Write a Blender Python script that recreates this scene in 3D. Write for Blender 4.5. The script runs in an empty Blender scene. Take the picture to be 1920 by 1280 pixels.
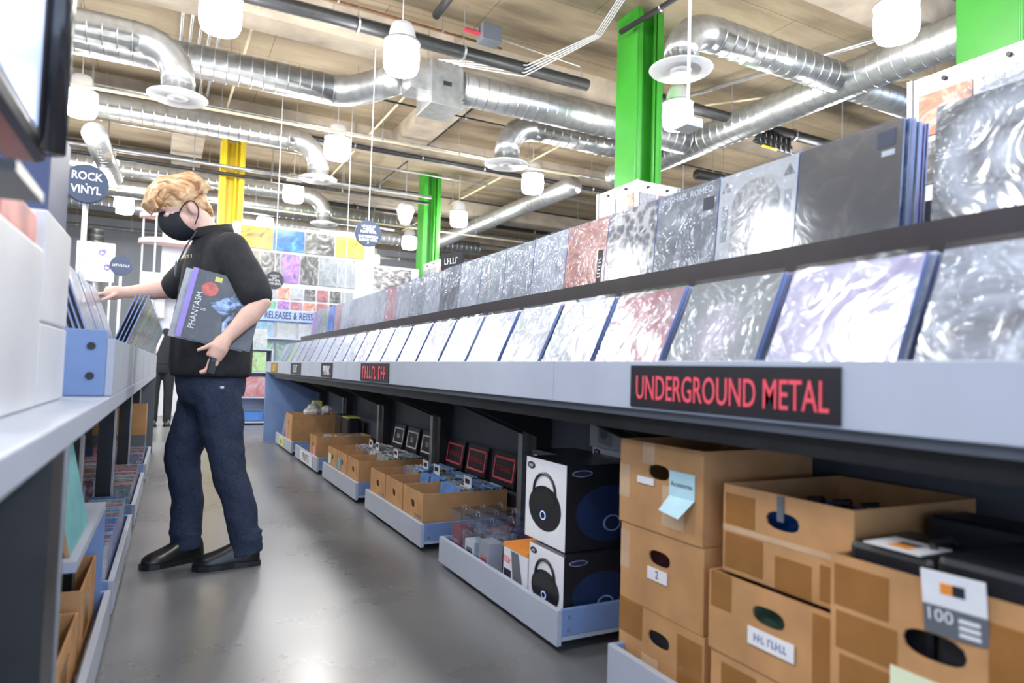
import bpy, bmesh, math, random
from mathutils import Vector, Matrix, Euler
random.seed(7)
SC = bpy.context.scene
COL = SC.collection
PI = math.pi
R = math.radians

# ------------------------------------------------------------------ camera, world, exposure
def camera():
    F = 1250.0                                   # focal length in pixels of a 1920 px frame
    d1 = Vector((310-960, 678-640, F)).normalized()       # aisle direction in camera space (x right, y down, z forward)
    up = Vector((.030, -1, 0)); up.z = -(up.x*d1.x+up.y*d1.y)/d1.z; up.normalize()
    d2 = d1.cross(-up).normalized()
    if d2.x < 0: d2 = -d2
    M = Matrix((d2, d1, up))                     # camera space -> world
    right, down, fwd = M @ Vector((1,0,0)), M @ Vector((0,1,0)), M @ Vector((0,0,1))
    cd = bpy.data.cameras.new('camera'); co = bpy.data.objects.new('camera', cd); COL.objects.link(co)
    m = Matrix((right, -down, -fwd)).transposed().to_4x4(); m.translation = (0, 0, .95)
    co.matrix_world = m
    cd.sensor_width = 36; cd.lens = F/1920*36; cd.clip_start = .05; cd.clip_end = 200
    cd.dof.use_dof = True; cd.dof.focus_distance = 3.9; cd.dof.aperture_fstop = 2.2
    SC.camera = co
camera()
w = bpy.data.worlds.new('world'); SC.world = w; w.use_nodes = True
w.node_tree.nodes['Background'].inputs[0].default_value = (.62, .76, 1, 1)      # daylight from the open shop front behind the camera
w.node_tree.nodes['Background'].inputs[1].default_value = 2.8
SC.view_settings.view_transform = 'Standard'; SC.view_settings.look = 'None'
SC.view_settings.exposure = .3; SC.view_settings.gamma = 1; SC.view_settings.use_curve_mapping = False
LAMP_W = 125.0

# ------------------------------------------------------------------ materials
MATS = {}
def _nt(name):
    m = bpy.data.materials.new(name); m.use_nodes = True
    n = m.node_tree.nodes; l = m.node_tree.links
    return m, n, l, n['Principled BSDF']
def pm(name, col, rough=.5, metal=0, var=.12, scale=14, bump=0, coat=0, spec=.5, stretch=(1,1,1), emit=0, detail=4):
    """plain procedural surface: base colour broken up by noise, optional fine relief"""
    if name in MATS: return MATS[name]
    m, n, l, b = _nt(name)
    tc = n.new('ShaderNodeTexCoord'); mp = n.new('ShaderNodeMapping'); mp.inputs['Scale'].default_value = stretch
    l.new(tc.outputs['Object'], mp.inputs[0])
    nz = n.new('ShaderNodeTexNoise'); nz.inputs['Scale'].default_value = scale; nz.inputs['Detail'].default_value = detail
    l.new(mp.outputs[0], nz.inputs['Vector'])
    cr = n.new('ShaderNodeValToRGB'); e = cr.color_ramp.elements
    e[0].position = .3; e[1].position = .7
    e[0].color = [max(0, c*(1-var)) for c in col]+[1]; e[1].color = [min(1, c*(1+var)) for c in col]+[1]
    l.new(nz.outputs['Fac'], cr.inputs[0]); l.new(cr.outputs[0], b.inputs['Base Color'])
    b.inputs['Roughness'].default_value = rough; b.inputs['Metallic'].default_value = metal
    b.inputs['Specular IOR Level'].default_value = spec
    if coat: b.inputs['Coat Weight'].default_value = coat; b.inputs['Coat Roughness'].default_value = .08
    if bump:
        bp = n.new('ShaderNodeBump'); bp.inputs['Strength'].default_value = bump; bp.inputs['Distance'].default_value = .01
        l.new(nz.outputs['Fac'], bp.inputs['Height']); l.new(bp.outputs[0], b.inputs['Normal'])
    if emit:
        l.new(cr.outputs[0], b.inputs['Emission Color']); b.inputs['Emission Strength'].default_value = emit
    MATS[name] = m; return m
def cover(name, cols, pattern='noise', scale=4, coat=.8, wrinkle=.35, vary=0.0, dist=1.5):
    """printed record cover under clear film: colours from a ramp over a pattern, glossy wrinkled coat"""
    if name in MATS: return MATS[name]
    m, n, l, b = _nt(name)
    tc = n.new('ShaderNodeTexCoord'); oi = n.new('ShaderNodeObjectInfo')
    ad = n.new('ShaderNodeVectorMath'); ad.operation = 'MULTIPLY_ADD'; ad.inputs[1].default_value = (1,1,1)
    sc_ = n.new('ShaderNodeVectorMath'); sc_.operation = 'SCALE'; sc_.inputs['Scale'].default_value = 37.0 if vary else 0
    cx = n.new('ShaderNodeCombineXYZ'); l.new(oi.outputs['Random'], cx.inputs[0]); l.new(oi.outputs['Random'], cx.inputs[2])
    l.new(cx.outputs[0], sc_.inputs[0]); l.new(tc.outputs['Generated'], ad.inputs[0]); l.new(sc_.outputs[0], ad.inputs[2])
    vec = ad.outputs[0]
    if pattern == 'noise':
        t = n.new('ShaderNodeTexNoise'); t.inputs['Scale'].default_value = scale; t.inputs['Detail'].default_value = 6; t.inputs['Distortion'].default_value = dist; o = t.outputs['Fac']
    elif pattern == 'voronoi':
        t = n.new('ShaderNodeTexVoronoi'); t.inputs['Scale'].default_value = scale; o = t.outputs['Distance']
    elif pattern == 'wave':
        t = n.new('ShaderNodeTexWave'); t.inputs['Scale'].default_value = scale; t.inputs['Distortion'].default_value = 6; o = t.outputs['Fac']
    else:  # rings around the centre of the cover
        sub = n.new('ShaderNodeVectorMath'); sub.operation = 'SUBTRACT'; sub.inputs[1].default_value = (.5,.5,.5)
        l.new(tc.outputs['Generated'], sub.inputs[0]); ml = n.new('ShaderNodeVectorMath'); ml.operation = 'MULTIPLY'; ml.inputs[1].default_value = (1,0,1)
        l.new(sub.outputs[0], ml.inputs[0])
        t = n.new('ShaderNodeTexGradient'); t.gradient_type = 'SPHERICAL'; s2 = n.new('ShaderNodeVectorMath'); s2.operation = 'SCALE'; s2.inputs['Scale'].default_value = scale
        l.new(ml.outputs[0], s2.inputs[0]); vec = s2.outputs[0]; o = t.outputs['Fac']
    l.new(vec, t.inputs['Vector'])
    cr = n.new('ShaderNodeValToRGB'); cr.color_ramp.elements.remove(cr.color_ramp.elements[1])
    for i, c in enumerate(cols):
        p = .25+.5*i/max(1, len(cols)-1) if pattern != 'rings' else i/max(1, len(cols)-1)*.95
        e = cr.color_ramp.elements[0] if i == 0 else cr.color_ramp.elements.new(p)
        e.position = p; e.color = list(c)+[1]
    l.new(o, cr.inputs[0]); out = cr.outputs[0]
    if vary:
        hs = n.new('ShaderNodeHueSaturation'); mr = n.new('ShaderNodeMapRange'); mr.inputs['To Min'].default_value = .5-vary; mr.inputs['To Max'].default_value = .5+vary
        l.new(oi.outputs['Random'], mr.inputs[0]); l.new(mr.outputs[0], hs.inputs['Hue']); l.new(out, hs.inputs['Color']); out = hs.outputs[0]
    l.new(out, b.inputs['Base Color'])
    b.inputs['Roughness'].default_value = .4
    b.inputs['Coat Weight'].default_value = coat; b.inputs['Coat Roughness'].default_value = .12
    if wrinkle:
        wz = n.new('ShaderNodeTexNoise'); wz.inputs['Scale'].default_value = 7; wz.inputs['Detail'].default_value = 3; wz.inputs['Distortion'].default_value = 2.5
        l.new(tc.outputs['Object'], wz.inputs['Vector'])
        bp = n.new('ShaderNodeBump'); bp.inputs['Strength'].default_value = wrinkle; bp.inputs['Distance'].default_value = .02
        l.new(wz.outputs['Fac'], bp.inputs['Height']); l.new(bp.outputs[0], b.inputs['Coat Normal'])
    MATS[name] = m; return m
def film(name, fac=.1, rough=.12, tint=(.9,.94,1), bump=.3):
    """thin clear plastic: mostly see-through with a glossy wrinkled surface"""
    if name in MATS: return MATS[name]
    m, n, l, b = _nt(name); n.remove(b)
    out = n['Material Output']; tr = n.new('ShaderNodeBsdfTransparent'); gl = n.new('ShaderNodeBsdfGlossy'); mx = n.new('ShaderNodeMixShader')
    tr.inputs[0].default_value = (*tint, 1); gl.inputs['Roughness'].default_value = rough
    tc = n.new('ShaderNodeTexCoord'); nz = n.new('ShaderNodeTexNoise'); nz.inputs['Scale'].default_value = 6; nz.inputs['Distortion'].default_value = 1.5
    l.new(tc.outputs['Object'], nz.inputs['Vector']); bp = n.new('ShaderNodeBump'); bp.inputs['Strength'].default_value = bump; bp.inputs['Distance'].default_value = .02
    l.new(nz.outputs['Fac'], bp.inputs['Height']); l.new(bp.outputs[0], gl.inputs['Normal'])
    mx.inputs[0].default_value = fac; l.new(tr.outputs[0], mx.inputs[1]); l.new(gl.outputs[0], mx.inputs[2]); l.new(mx.outputs[0], out.inputs[0])
    MATS[name] = m; return m
def duct_mat():
    m, n, l, b = _nt('galvanised_duct')
    tc = n.new('ShaderNodeTexCoord'); nz = n.new('ShaderNodeTexNoise'); nz.inputs['Scale'].default_value = 9; nz.inputs['Detail'].default_value = 5
    l.new(tc.outputs['Object'], nz.inputs['Vector'])
    cr = n.new('ShaderNodeValToRGB'); e = cr.color_ramp.elements; e[0].color = (.42,.43,.44,1); e[1].color = (.58,.60,.61,1); e[0].position=.3; e[1].position=.7
    l.new(nz.outputs['Fac'], cr.inputs[0]); l.new(cr.outputs[0], b.inputs['Base Color'])
    b.inputs['Metallic'].default_value = .85; b.inputs['Roughness'].default_value = .33
    return m
def ceiling_mat():
    m, n, l, b = _nt('board_formed_ceiling')
    tc = n.new('ShaderNodeTexCoord'); mp = n.new('ShaderNodeMapping'); mp.inputs['Scale'].default_value = (.25, 1.3, 1)
    l.new(tc.outputs['Object'], mp.inputs[0])
    nz = n.new('ShaderNodeTexNoise'); nz.inputs['Scale'].default_value = 1.2; nz.inputs['Detail'].default_value = 8; nz.inputs['Roughness'].default_value = .65
    l.new(mp.outputs[0], nz.inputs['Vector'])
    cr = n.new('ShaderNodeValToRGB'); cr.color_ramp.elements[0].position = .28; cr.color_ramp.elements[1].position = .75
    cr.color_ramp.elements[0].color = (.15,.11,.07,1); cr.color_ramp.elements[1].color = (.47,.39,.28,1)
    e = cr.color_ramp.elements.new(.5); e.color = (.34,.27,.18,1)
    l.new(nz.outputs['Fac'], cr.inputs[0])
    br = n.new('ShaderNodeTexBrick'); br.inputs['Scale'].default_value = 1; br.inputs['Mortar Size'].default_value = .006
    br.inputs['Brick Width'].default_value = 2.44; br.inputs['Row Height'].default_value = 1.22
    br.inputs['Color1'].default_value = (1,1,1,1); br.inputs['Color2'].default_value = (.84,.82,.8,1); br.inputs['Mortar'].default_value = (.45,.4,.35,1)
    l.new(tc.outputs['Object'], br.inputs['Vector'])
    mx = n.new('ShaderNodeMix'); mx.data_type = 'RGBA'; mx.blend_type = 'MULTIPLY'; mx.inputs[0].default_value = 1
    l.new(cr.outputs[0], mx.inputs[6]); l.new(br.outputs[0], mx.inputs[7]); l.new(mx.outputs[2], b.inputs['Base Color'])
    b.inputs['Roughness'].default_value = .85
    return m
def floor_mat():
    m, n, l, b = _nt('polished_concrete')
    tc = n.new('ShaderNodeTexCoord')
    nz = n.new('ShaderNodeTexNoise'); nz.inputs['Scale'].default_value = .9; nz.inputs['Detail'].default_value = 6; nz.inputs['Roughness'].default_value = .55; nz.inputs['Distortion'].default_value = 0
    l.new(tc.outputs['Object'], nz.inputs['Vector'])
    cr = n.new('ShaderNodeValToRGB'); e = cr.color_ramp.elements; e[0].position=.2; e[1].position=.8
    e[0].color = (.115,.122,.132,1); e[1].color = (.235,.24,.25,1)
    l.new(nz.outputs['Fac'], cr.inputs[0]); l.new(cr.outputs[0], b.inputs['Base Color'])
    mr = n.new('ShaderNodeMapRange'); mr.inputs['To Min'].default_value = .18; mr.inputs['To Max'].default_value = .4
    l.new(nz.outputs['Fac'], mr.inputs[0]); l.new(mr.outputs[0], b.inputs['Roughness'])
    return m
def hair_mat():
    m, n, l, b = _nt('blond_hair')
    tc = n.new('ShaderNodeTexCoord'); mp = n.new('ShaderNodeMapping'); mp.inputs['Scale'].default_value = (14, 60, 22); mp.inputs['Rotation'].default_value = (0, .6, 0)
    l.new(tc.outputs['Object'], mp.inputs[0])
    nz = n.new('ShaderNodeTexNoise'); nz.inputs['Scale'].default_value = 1; nz.inputs['Detail'].default_value = 5; nz.inputs['Distortion'].default_value = .8
    l.new(mp.outputs[0], nz.inputs['Vector'])
    cr = n.new('ShaderNodeValToRGB'); e = cr.color_ramp.elements; e[0].position=.3; e[1].position=.68
    e[0].color = (.25,.10,.035,1); e[1].color = (.85,.66,.42,1); k = e.new(.48); k.color = (.62,.34,.15,1)
    l.new(nz.outputs['Fac'], cr.inputs[0]); l.new(cr.outputs[0], b.inputs['Base Color']); b.inputs['Roughness'].default_value = .45
    bp = n.new('ShaderNodeBump'); bp.inputs['Strength'].default_value = .9; bp.inputs['Distance'].default_value = .01
    l.new(nz.outputs['Fac'], bp.inputs['Height']); l.new(bp.outputs[0], b.inputs['Normal'])
    return m

M_DUCT, M_CEIL, M_FLOOR, M_HAIR = duct_mat(), ceiling_mat(), floor_mat(), hair_mat()
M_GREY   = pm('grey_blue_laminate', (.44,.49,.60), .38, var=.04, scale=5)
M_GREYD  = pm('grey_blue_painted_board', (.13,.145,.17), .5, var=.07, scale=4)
M_BLUEP  = pm('blue_grey_end_paint', (.20,.31,.58), .42, var=.08, scale=6)
M_BLACK  = pm('black_metal', (.018,.018,.02), .4, var=.3, scale=9)
M_LEDGE  = pm('black_gloss_ledge', (.016,.012,.016), .35, var=.4, scale=7)
M_BLKPL  = pm('black_plastic', (.012,.013,.017), .35, var=.2, scale=12)
M_WALL   = pm('grey_wall_paint', (.38,.41,.46), .75, var=.05, scale=2)
M_CONC   = pm('beam_concrete', (.40,.34,.27), .85, var=.22, scale=2.5, bump=.2)
M_GREEN  = pm('green_column_paint', (.045,.36,.03), .35, var=.08, scale=3)
M_YELLOW = pm('yellow_column_paint', (.86,.66,.03), .35, var=.06, scale=3)
M_PIPEB  = pm('black_iron_pipe', (.025,.026,.028), .45, var=.25, scale=8)
M_PIPEG  = pm('steel_conduit', (.45,.46,.47), .35, .7, var=.15, scale=10)
M_PIPEC  = pm('cream_pipe_paint', (.74,.66,.44), .5, var=.08, scale=6)
M_WHITE  = pm('white_plastic', (.72,.73,.75), .4, var=.03, scale=8)
M_CARD   = pm('cardboard', (.50,.27,.115), .7, var=.14, scale=9, bump=.08)
M_CARDI  = pm('cardboard_inside', (.38,.23,.12), .8, var=.12, scale=8)
M_TAPE   = pm('brown_packing_tape', (.31,.145,.042), .22, var=.12, scale=10)
M_CLRTAPE= pm('clear_tape_strip', (.60,.42,.27), .18, var=.1, scale=12)
M_PAPER  = pm('white_label_paper', (.80,.82,.86), .6, var=.04, scale=20)
M_NOTEC  = pm('pale_cyan_note', (.52,.80,.90), .6, var=.04, scale=20)
M_NOTEY  = pm('pale_yellow_note', (.74,.80,.58), .6, var=.04, scale=20)
M_PINK   = pm('pink_sticker', (.85,.28,.42), .5, var=.06, scale=20)
M_LIME   = pm('lime_label', (.72,.74,.20), .5, var=.08, scale=20)
M_INK    = pm('dark_ink', (.02,.02,.035), .6, var=.1, scale=30)
M_RED    = pm('red_lettering', (.86,.09,.13), .5, var=.05, scale=30)
M_REDD   = pm('dark_red_print', (.42,.03,.05), .5, var=.12, scale=20)
M_ORANGE = pm('orange_print', (.85,.30,.05), .5, var=.08, scale=20)
M_SIGNB  = pm('sign_black', (.015,.013,.018), .35, var=.25, scale=10)
M_NAVY   = pm('navy_sign_face', (.035,.055,.11), .4, var=.1, scale=8)
M_EDGE   = pm('sleeve_edges', (.28,.36,.66), .35, var=.35, scale=40, stretch=(1,1,.1))
M_EDGEW  = pm('pale_sleeve_edges', (.66,.70,.80), .4, var=.2, scale=40, stretch=(1,1,.1))
M_SKIN   = pm('skin', (.74,.47,.38), .5, var=.06, scale=18)
M_SHIRT  = pm('black_polo_knit', (.012,.013,.017), .8, var=.3, scale=35, bump=.15)
M_DENIM  = pm('dark_blue_denim', (.022,.036,.075), .8, var=.35, scale=110, bump=.3)
M_LEATH  = pm('black_leather', (.012,.012,.013), .28, var=.3, scale=16, bump=.05)
M_MASK   = pm('black_mask_cloth', (.014,.015,.02), .75, var=.2, scale=40)
M_GOLD   = pm('pale_gold_print', (.75,.62,.33), .5, var=.08, scale=30)
M_FILM   = film('clear_sleeve_film')
M_TIGHT  = film('tight_sleeve_film', .07, .1, bump=.05)
M_CLEAR  = film('clear_plastic_case', .2, .06)
M_GLASSY = pm('lamp_refractor', (.95,.97,1), .3, var=.02, emit=26)
M_SCREEN = pm('lit_screen', (.40,.52,.95), .2, var=.08, scale=2, emit=.55)
M_PINKW  = pm('pale_pink_trim', (.86,.62,.60), .45, var=.04, scale=6)
COV = dict(
    silver = cover('silver_bubble_cover', [(.10,.11,.13),(.30,.33,.38),(.70,.74,.80)], 'noise', 3, coat=1, wrinkle=1.0),
    lav    = cover('lavender_cover', [(.34,.29,.46),(.46,.43,.58),(.58,.57,.68)], 'noise', 2, coat=1, wrinkle=.9),
    grey   = cover('grey_cover', [(.12,.14,.16),(.26,.28,.31),(.45,.47,.50)], 'noise', 3, wrinkle=.6, vary=.02),
    greyp  = cover('grey_cover_pale_figure', [(.17,.19,.20),(.24,.26,.27),(.50,.43,.50)], 'rings', 1.6, wrinkle=.7),
    red    = cover('red_pale_cover', [(.36,.28,.30),(.38,.11,.13),(.27,.035,.05)], 'noise', 2.5, wrinkle=.7),
    white  = cover('white_cover', [(.22,.24,.28),(.36,.38,.42),(.48,.50,.54)], 'noise', 3, wrinkle=.5, vary=.02),
    pale   = cover('pale_print_cover', [(.18,.22,.27),(.33,.35,.38),(.48,.36,.35)], 'noise', 4, wrinkle=.5, vary=.12),
    black  = cover('black_gloss_cover', [(.02,.02,.024),(.03,.03,.035),(.09,.07,.06)], 'noise', 3, coat=1, wrinkle=.05),
    crowd  = cover('dark_crowd_cover', [(.03,.03,.04),(.12,.11,.13),(.55,.50,.45)], 'voronoi', 11, wrinkle=.2),
    dgrey  = cover('dark_grey_cover', [(.05,.055,.065),(.14,.15,.17),(.40,.41,.43)], 'noise', 4, wrinkle=.25),
    flame  = cover('red_orange_monster_cover', [(.06,.03,.06),(.52,.16,.10),(.86,.48,.36)], 'noise', 4, wrinkle=.25, dist=4),
    frame  = cover('white_framed_cover', [(.42,.42,.42),(.50,.50,.49),(.56,.56,.54)], 'noise', 6, wrinkle=.15),
    arch   = cover('grey_arched_picture', [(.75,.70,.62),(.32,.31,.30),(.10,.10,.11)], 'noise', 5, wrinkle=.15),
    colour = cover('coloured_cover', [(.05,.07,.17),(.40,.11,.10),(.58,.48,.30)], 'noise', 3.5, wrinkle=.3, vary=.5),
    dark   = cover('dark_varied_cover', [(.03,.035,.05),(.10,.13,.22),(.45,.40,.42)], 'noise', 3.5, wrinkle=.3, vary=.5),
    disc   = cover('picture_disc_cover', [(.08,.09,.10),(.45,.48,.52),(.12,.13,.15),(.62,.65,.70)], 'rings', 1.9, coat=1, wrinkle=1.0),
    photo  = cover('monochrome_photo_print', [(.01,.01,.01),(.13,.13,.125),(.5,.49,.48)], 'noise', 2.6, coat=.2, wrinkle=0, vary=.03),
    yellow = cover('yellow_poster_print', [(.05,.04,.03),(.62,.36,.02),(.70,.48,.04)], 'noise', 2.2, coat=.2, wrinkle=0),
    blue   = cover('blue_poster_print', [(.01,.05,.25),(.02,.14,.55),(.12,.38,.62)], 'noise', 2.4, coat=.2, wrinkle=0),
    lemon  = cover('lemon_poster_print', [(.22,.22,.05),(.62,.58,.10),(.68,.65,.16)], 'noise', 2.0, coat=.2, wrinkle=0),
    sunset = cover('orange_dusk_cover', [(.10,.09,.12),(.70,.25,.15),(.90,.66,.55)], 'noise', 2.0, wrinkle=.2),
    blueart= cover('blue_white_figure_art', [(.012,.012,.02),(.02,.02,.035),(.30,.48,.85),(.80,.84,.92)], 'noise', 4.2, coat=.6, wrinkle=.1),
)

# ------------------------------------------------------------------ mesh helpers
class MB:
    def __init__(s): s.v=[]; s.f=[]; s.m=[]
    def add(s, vs, fs, mi=0):
        o=len(s.v); s.v+= [tuple(v) for v in vs]; s.f+=[tuple(i+o for i in f) for f in fs]; s.m+=[mi]*len(fs); return s
    def box(s, x0,y0,z0,x1,y1,z1, mi=0, M=None):
        vs=[Vector(p) for p in ((x0,y0,z0),(x1,y0,z0),(x1,y1,z0),(x0,y1,z0),(x0,y0,z1),(x1,y0,z1),(x1,y1,z1),(x0,y1,z1))]
        if M: vs=[M@v for v in vs]
        return s.add(vs, [(0,3,2,1),(4,5,6,7),(0,1,5,4),(1,2,6,5),(2,3,7,6),(3,0,4,7)], mi)
    def rings(s, rr, mi=0, cap=True):
        """loft: list of rings (lists of points of equal length)"""
        k=len(rr[0]); vs=[p for r in rr for p in r]; fs=[]
        for i in range(len(rr)-1):
            for j in range(k):
                a=i*k+j; b=i*k+(j+1)%k; fs.append((a,b,b+k,a+k))
        if cap: fs.append(tuple(range(k-1,-1,-1))); fs.append(tuple((len(rr)-1)*k+j for j in range(k)))
        return s.add(vs, fs, mi)
    def tube(s, path, r, seg=10, mi=0, cap=True):
        path=[Vector(p) for p in path]; rs = r if isinstance(r,(list,tuple)) else [r]*len(path)
        rr=[]; prev=None
        for i,p in enumerate(path):
            t=(path[min(i+1,len(path)-1)]-path[max(i-1,0)]).normalized()
            if prev is None:
                u=t.cross(Vector((0,0,1)));
                if u.length<.05: u=t.cross(Vector((0,1,0)))
            else: u=prev-t*prev.dot(t)
            u.normalize(); prev=u; v=t.cross(u)
            rr.append([p+(u*math.cos(2*PI*j/seg)+v*math.sin(2*PI*j/seg))*rs[i] for j in range(seg)])
        return s.rings(rr, mi, cap)
    def ell(s, c, r, seg=16, nr=10, mi=0, M=None):
        c=Vector(c); rr=[]
        for i in range(nr+1):
            a=PI*(i+.02)/(nr+.04); z=-math.cos(a); q=math.sin(a)
            rr.append([ (M if M else Matrix())@Vector((c.x+r[0]*q*math.cos(2*PI*j/seg), c.y+r[1]*q*math.sin(2*PI*j/seg), c.z+r[2]*z)) for j in range(seg)])
        return s.rings(rr, mi)
    def lathe(s, prof, c=(0,0,0), seg=20, mi=0, cap=True):
        return s.rings([[ (c[0]+r*math.cos(2*PI*j/seg), c[1]+r*math.sin(2*PI*j/seg), c[2]+z) for j in range(seg)] for r,z in prof], mi, cap)
    def poly(s, pts, axis, t, mi=0):
        """extrude a 2D outline (list of 3D points) by vector t"""
        k=len(pts); a=[Vector(p) for p in pts]; b=[p+Vector(t) for p in a]
        return s.add(a+b, [tuple(range(k)), tuple(range(2*k-1,k-1,-1))]+[(i,i+k,(i+1)%k+k,(i+1)%k) for i in range(k)], mi)
    def mesh(s, name, mats, smooth=False):
        me=bpy.data.meshes.new(name); me.from_pydata(s.v,[],s.f)
        for m in (mats if isinstance(mats,(list,tuple)) else [mats]): me.materials.append(m)
        for p,i in zip(me.polygons,s.m): p.material_index=i; p.use_smooth=smooth
        bm=bmesh.new(); bm.from_mesh(me); bmesh.ops.recalc_face_normals(bm, faces=bm.faces); bm.to_mesh(me); bm.free()
        return me
    def build(s, name, mats, parent=None, smooth=False, bevel=0, loc=None):
        return link(name, s.mesh(name,mats,smooth), parent, bevel, loc)
def link(name, me, parent=None, bevel=0, loc=None):
    o=bpy.data.objects.new(name,me); COL.objects.link(o)
    if parent: o.parent=parent
    if loc: o.location=loc
    if bevel:
        b=o.modifiers.new('bevel','BEVEL'); b.width=bevel; b.segments=2; b.limit_method='ANGLE'
    if me and any(p.use_smooth for p in me.polygons[:1]):
        pass
    return o
def tag(o, label, cat, group=None, kind=None):
    if label: o['label']=label
    if cat: o['category']=cat
    if group: o['group']=group
    if kind: o['kind']=kind
    return o
def empty(name, loc=(0,0,0), rz=0, label=None, cat=None, group=None, kind=None):
    o=bpy.data.objects.new(name,None); COL.objects.link(o); o.location=loc; o.rotation_euler=(0,0,rz); o.empty_display_size=.05
    return tag(o,label,cat,group,kind)
def copy_tree(o, parent=None):
    c=o.copy(); COL.objects.link(c); c.parent=parent
    for ch in o.children: copy_tree(ch, c)
    return c
ORD=['first','second','third','fourth','fifth','sixth','seventh','eighth','ninth','tenth','eleventh','twelfth','thirteenth','fourteenth','fifteenth','sixteenth','seventeenth','eighteenth','nineteenth','twentieth','twenty-first','twenty-second','twenty-third','twenty-fourth','twenty-fifth','twenty-sixth','twenty-seventh']
_dg=None
def text(name, body, size, mat, parent=None, loc=(0,0,0), rot=(0,0,0), sx=1, ext=.0012, align='CENTER', bold=0):
    cu=bpy.data.curves.new(name,'FONT'); cu.body=body; cu.size=size; cu.align_x=align; cu.align_y='CENTER'; cu.extrude=ext; cu.offset=bold
    cu.resolution_u=3
    t=bpy.data.objects.new('tmp_text',cu); COL.objects.link(t)
    dg=bpy.context.evaluated_depsgraph_get(); me=bpy.data.meshes.new_from_object(t.evaluated_get(dg)); me.name=name
    bpy.data.objects.remove(t); bpy.data.curves.remove(cu)
    me.materials.clear(); me.materials.append(mat)
    o=link(name,me,parent); o.location=loc; o.rotation_euler=rot; o.scale=(sx,1,1); return o
def strokes(name, groups, size, mat, parent, loc, rot, sx=1, ext=.0006):
    """lettering the photograph does not resolve: groups of upright strokes at letter size, reading as no word"""
    rng=random.Random(len(groups)*31+sum(groups)); b=MB(); adv=size*.5*sx; tot=(sum(groups)+.7*(len(groups)-1))*adv; x=-tot/2; h=size*.7
    for g in groups:
        for k in range(g):
            w=adv*rng.uniform(.2,.34); b.box(x+adv*.1,-h/2,0,x+adv*.1+w,h/2,ext); z=rng.choice((-.5,-.1,.32))*h; b.box(x+adv*.1+w,z,0,x+adv*.85,z+h*.18,ext); x+=adv
        x+=.7*adv
    o=b.build(name,mat,parent); o.location=loc; o.rotation_euler=rot; return o
FACE_AISLE_R=(R(90),0,R(-90))     # text standing on a face that looks towards -X
FACE_CAM=(R(90),0,0)              # text on a face that looks towards -Y

# ------------------------------------------------------------------ room shell
def struct(name, mb, m, parent=None): o=mb.build(name,m,parent); o['kind']='structure'; return o
CEIL=5.8
struct('floor', MB().box(-8,-6,-.1,16,26.5,0), M_FLOOR)
struct('ceiling', MB().box(-8,-6,CEIL,16,26.5,CEIL+.2), M_CEIL)
struct('wall_back', MB().box(-8,26.5,0,16,26.7,CEIL), M_WALL)
struct('wall_left', MB().box(-8.2,-6,0,-8,26.7,CEIL), M_WALL)
struct('wall_right', MB().box(16,-6,0,16.2,26.7,CEIL), M_WALL)
for i,y in enumerate((5.0,9.1,13.3,17.5,21.7)):
    struct('trim_%d'%(i+1), MB().box(-8,y-.22,CEIL-.42,16,y+.22,CEIL), M_CONC)         # concrete beams across
for i,(x,y0,y1) in enumerate(((4.2,9.32,13.08),(9.8,-6,4.78),(0.2,13.52,17.28))):
    struct('trim_%d'%(i+6), MB().box(x-.3,y0,CEIL-.3,x+.3,y1,CEIL), M_CONC)

def column(x,y,m,label):
    r=empty('column',(x,y,0),0,label,'column')
    h=CEIL; w=.22
    b=MB(); b.box(-w,-w,0,-w+.03,w,h); b.box(w-.03,-w,0,w,w,h); b.box(-w+.03,-.02,0,w-.03,.02,h)   # steel H section: two flanges and a web
    b.box(-w+.03,-w,0,-w+.10,-w+.02,h); b.box(w-.10,-w,0,w-.03,-w+.02,h)
    b.build('shaft',m,r,bevel=.006)
    MB().box(-.3,-.3,0,.3,.3,.03).build('base_plate',m,r)
    p=MB(); p.tube([(.05,-w-.02,0),(.05,-w-.02,h)],.022,8); p.build('conduit',m,r,True)
    return r
C1=column(5.5,7.1,M_GREEN,'tall green column in the middle rising behind the upper record tier')
C2=column(5.65,15.6,M_GREEN,'smaller far green column with conduits near the hanging sign')
C3=column(1.0,14.3,M_YELLOW,'bright yellow column behind the person with the face mask')
C4=column(5.6,2.75,M_GREEN,'green column at the right edge of the picture')

def column_display(x,y,w,d,z0,z1,label,covers):
    r=empty('column_display',(x,y,z0),0,label,'display')
    h=z1-z0
    b=MB(); b.box(0,0,0,w,.02,h); b.box(0,d-.02,0,w,d,h); b.box(0,.02,0,.02,d-.02,h); b.box(w-.02,.02,0,w,d-.02,h)
    b.build('white_panel_box',M_WHITE,r)
    for (a,c) in ((0,0),(0,d),(w,0)): MB().box(a-.02,c-.02,0,a+.02,c+.02,h).build('corner_trim',M_PIPEG,r)
    k=0
    for side,L in (('f',w),('l',d)):
        n=2
        for i in range(n):
            c0=.04+i*(L-.06)/n; c1=c0+(L-.06)/n-.05
            for j in range(2):
                t1=h-.15-j*.37; t0=t1-.32; mt=COV[covers[k%len(covers)]]; k+=1
                q=MB()
                if side=='f': q.box(c0,-.014,t0,c1,-.002,t1)
                else: q.box(-.014,c0,t0,-.002,c1,t1)
                q.build('pocket_cover',mt,r)
            q=MB(); s=(c0+c1)/2
            q.tube([(s,-.03,h-.07),(s,0,h-.07)] if side=='f' else [(-.03,s,h-.07),(0,s,h-.07)],.016,8); q.build('bolt',M_BLACK,r)
column_display(5.17,6.68,.68,.84,2.1,3.42,'white panel box of record pockets around the middle green column',['pale','blue','red','white','sunset','white','grey','pale'])
column_display(5.05,2.2,.9,.92,2.0,3.3,'white panel box with clear record pockets at the top right corner',['white','grey','pale','silver','silver','white','sunset','photo'])
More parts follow.
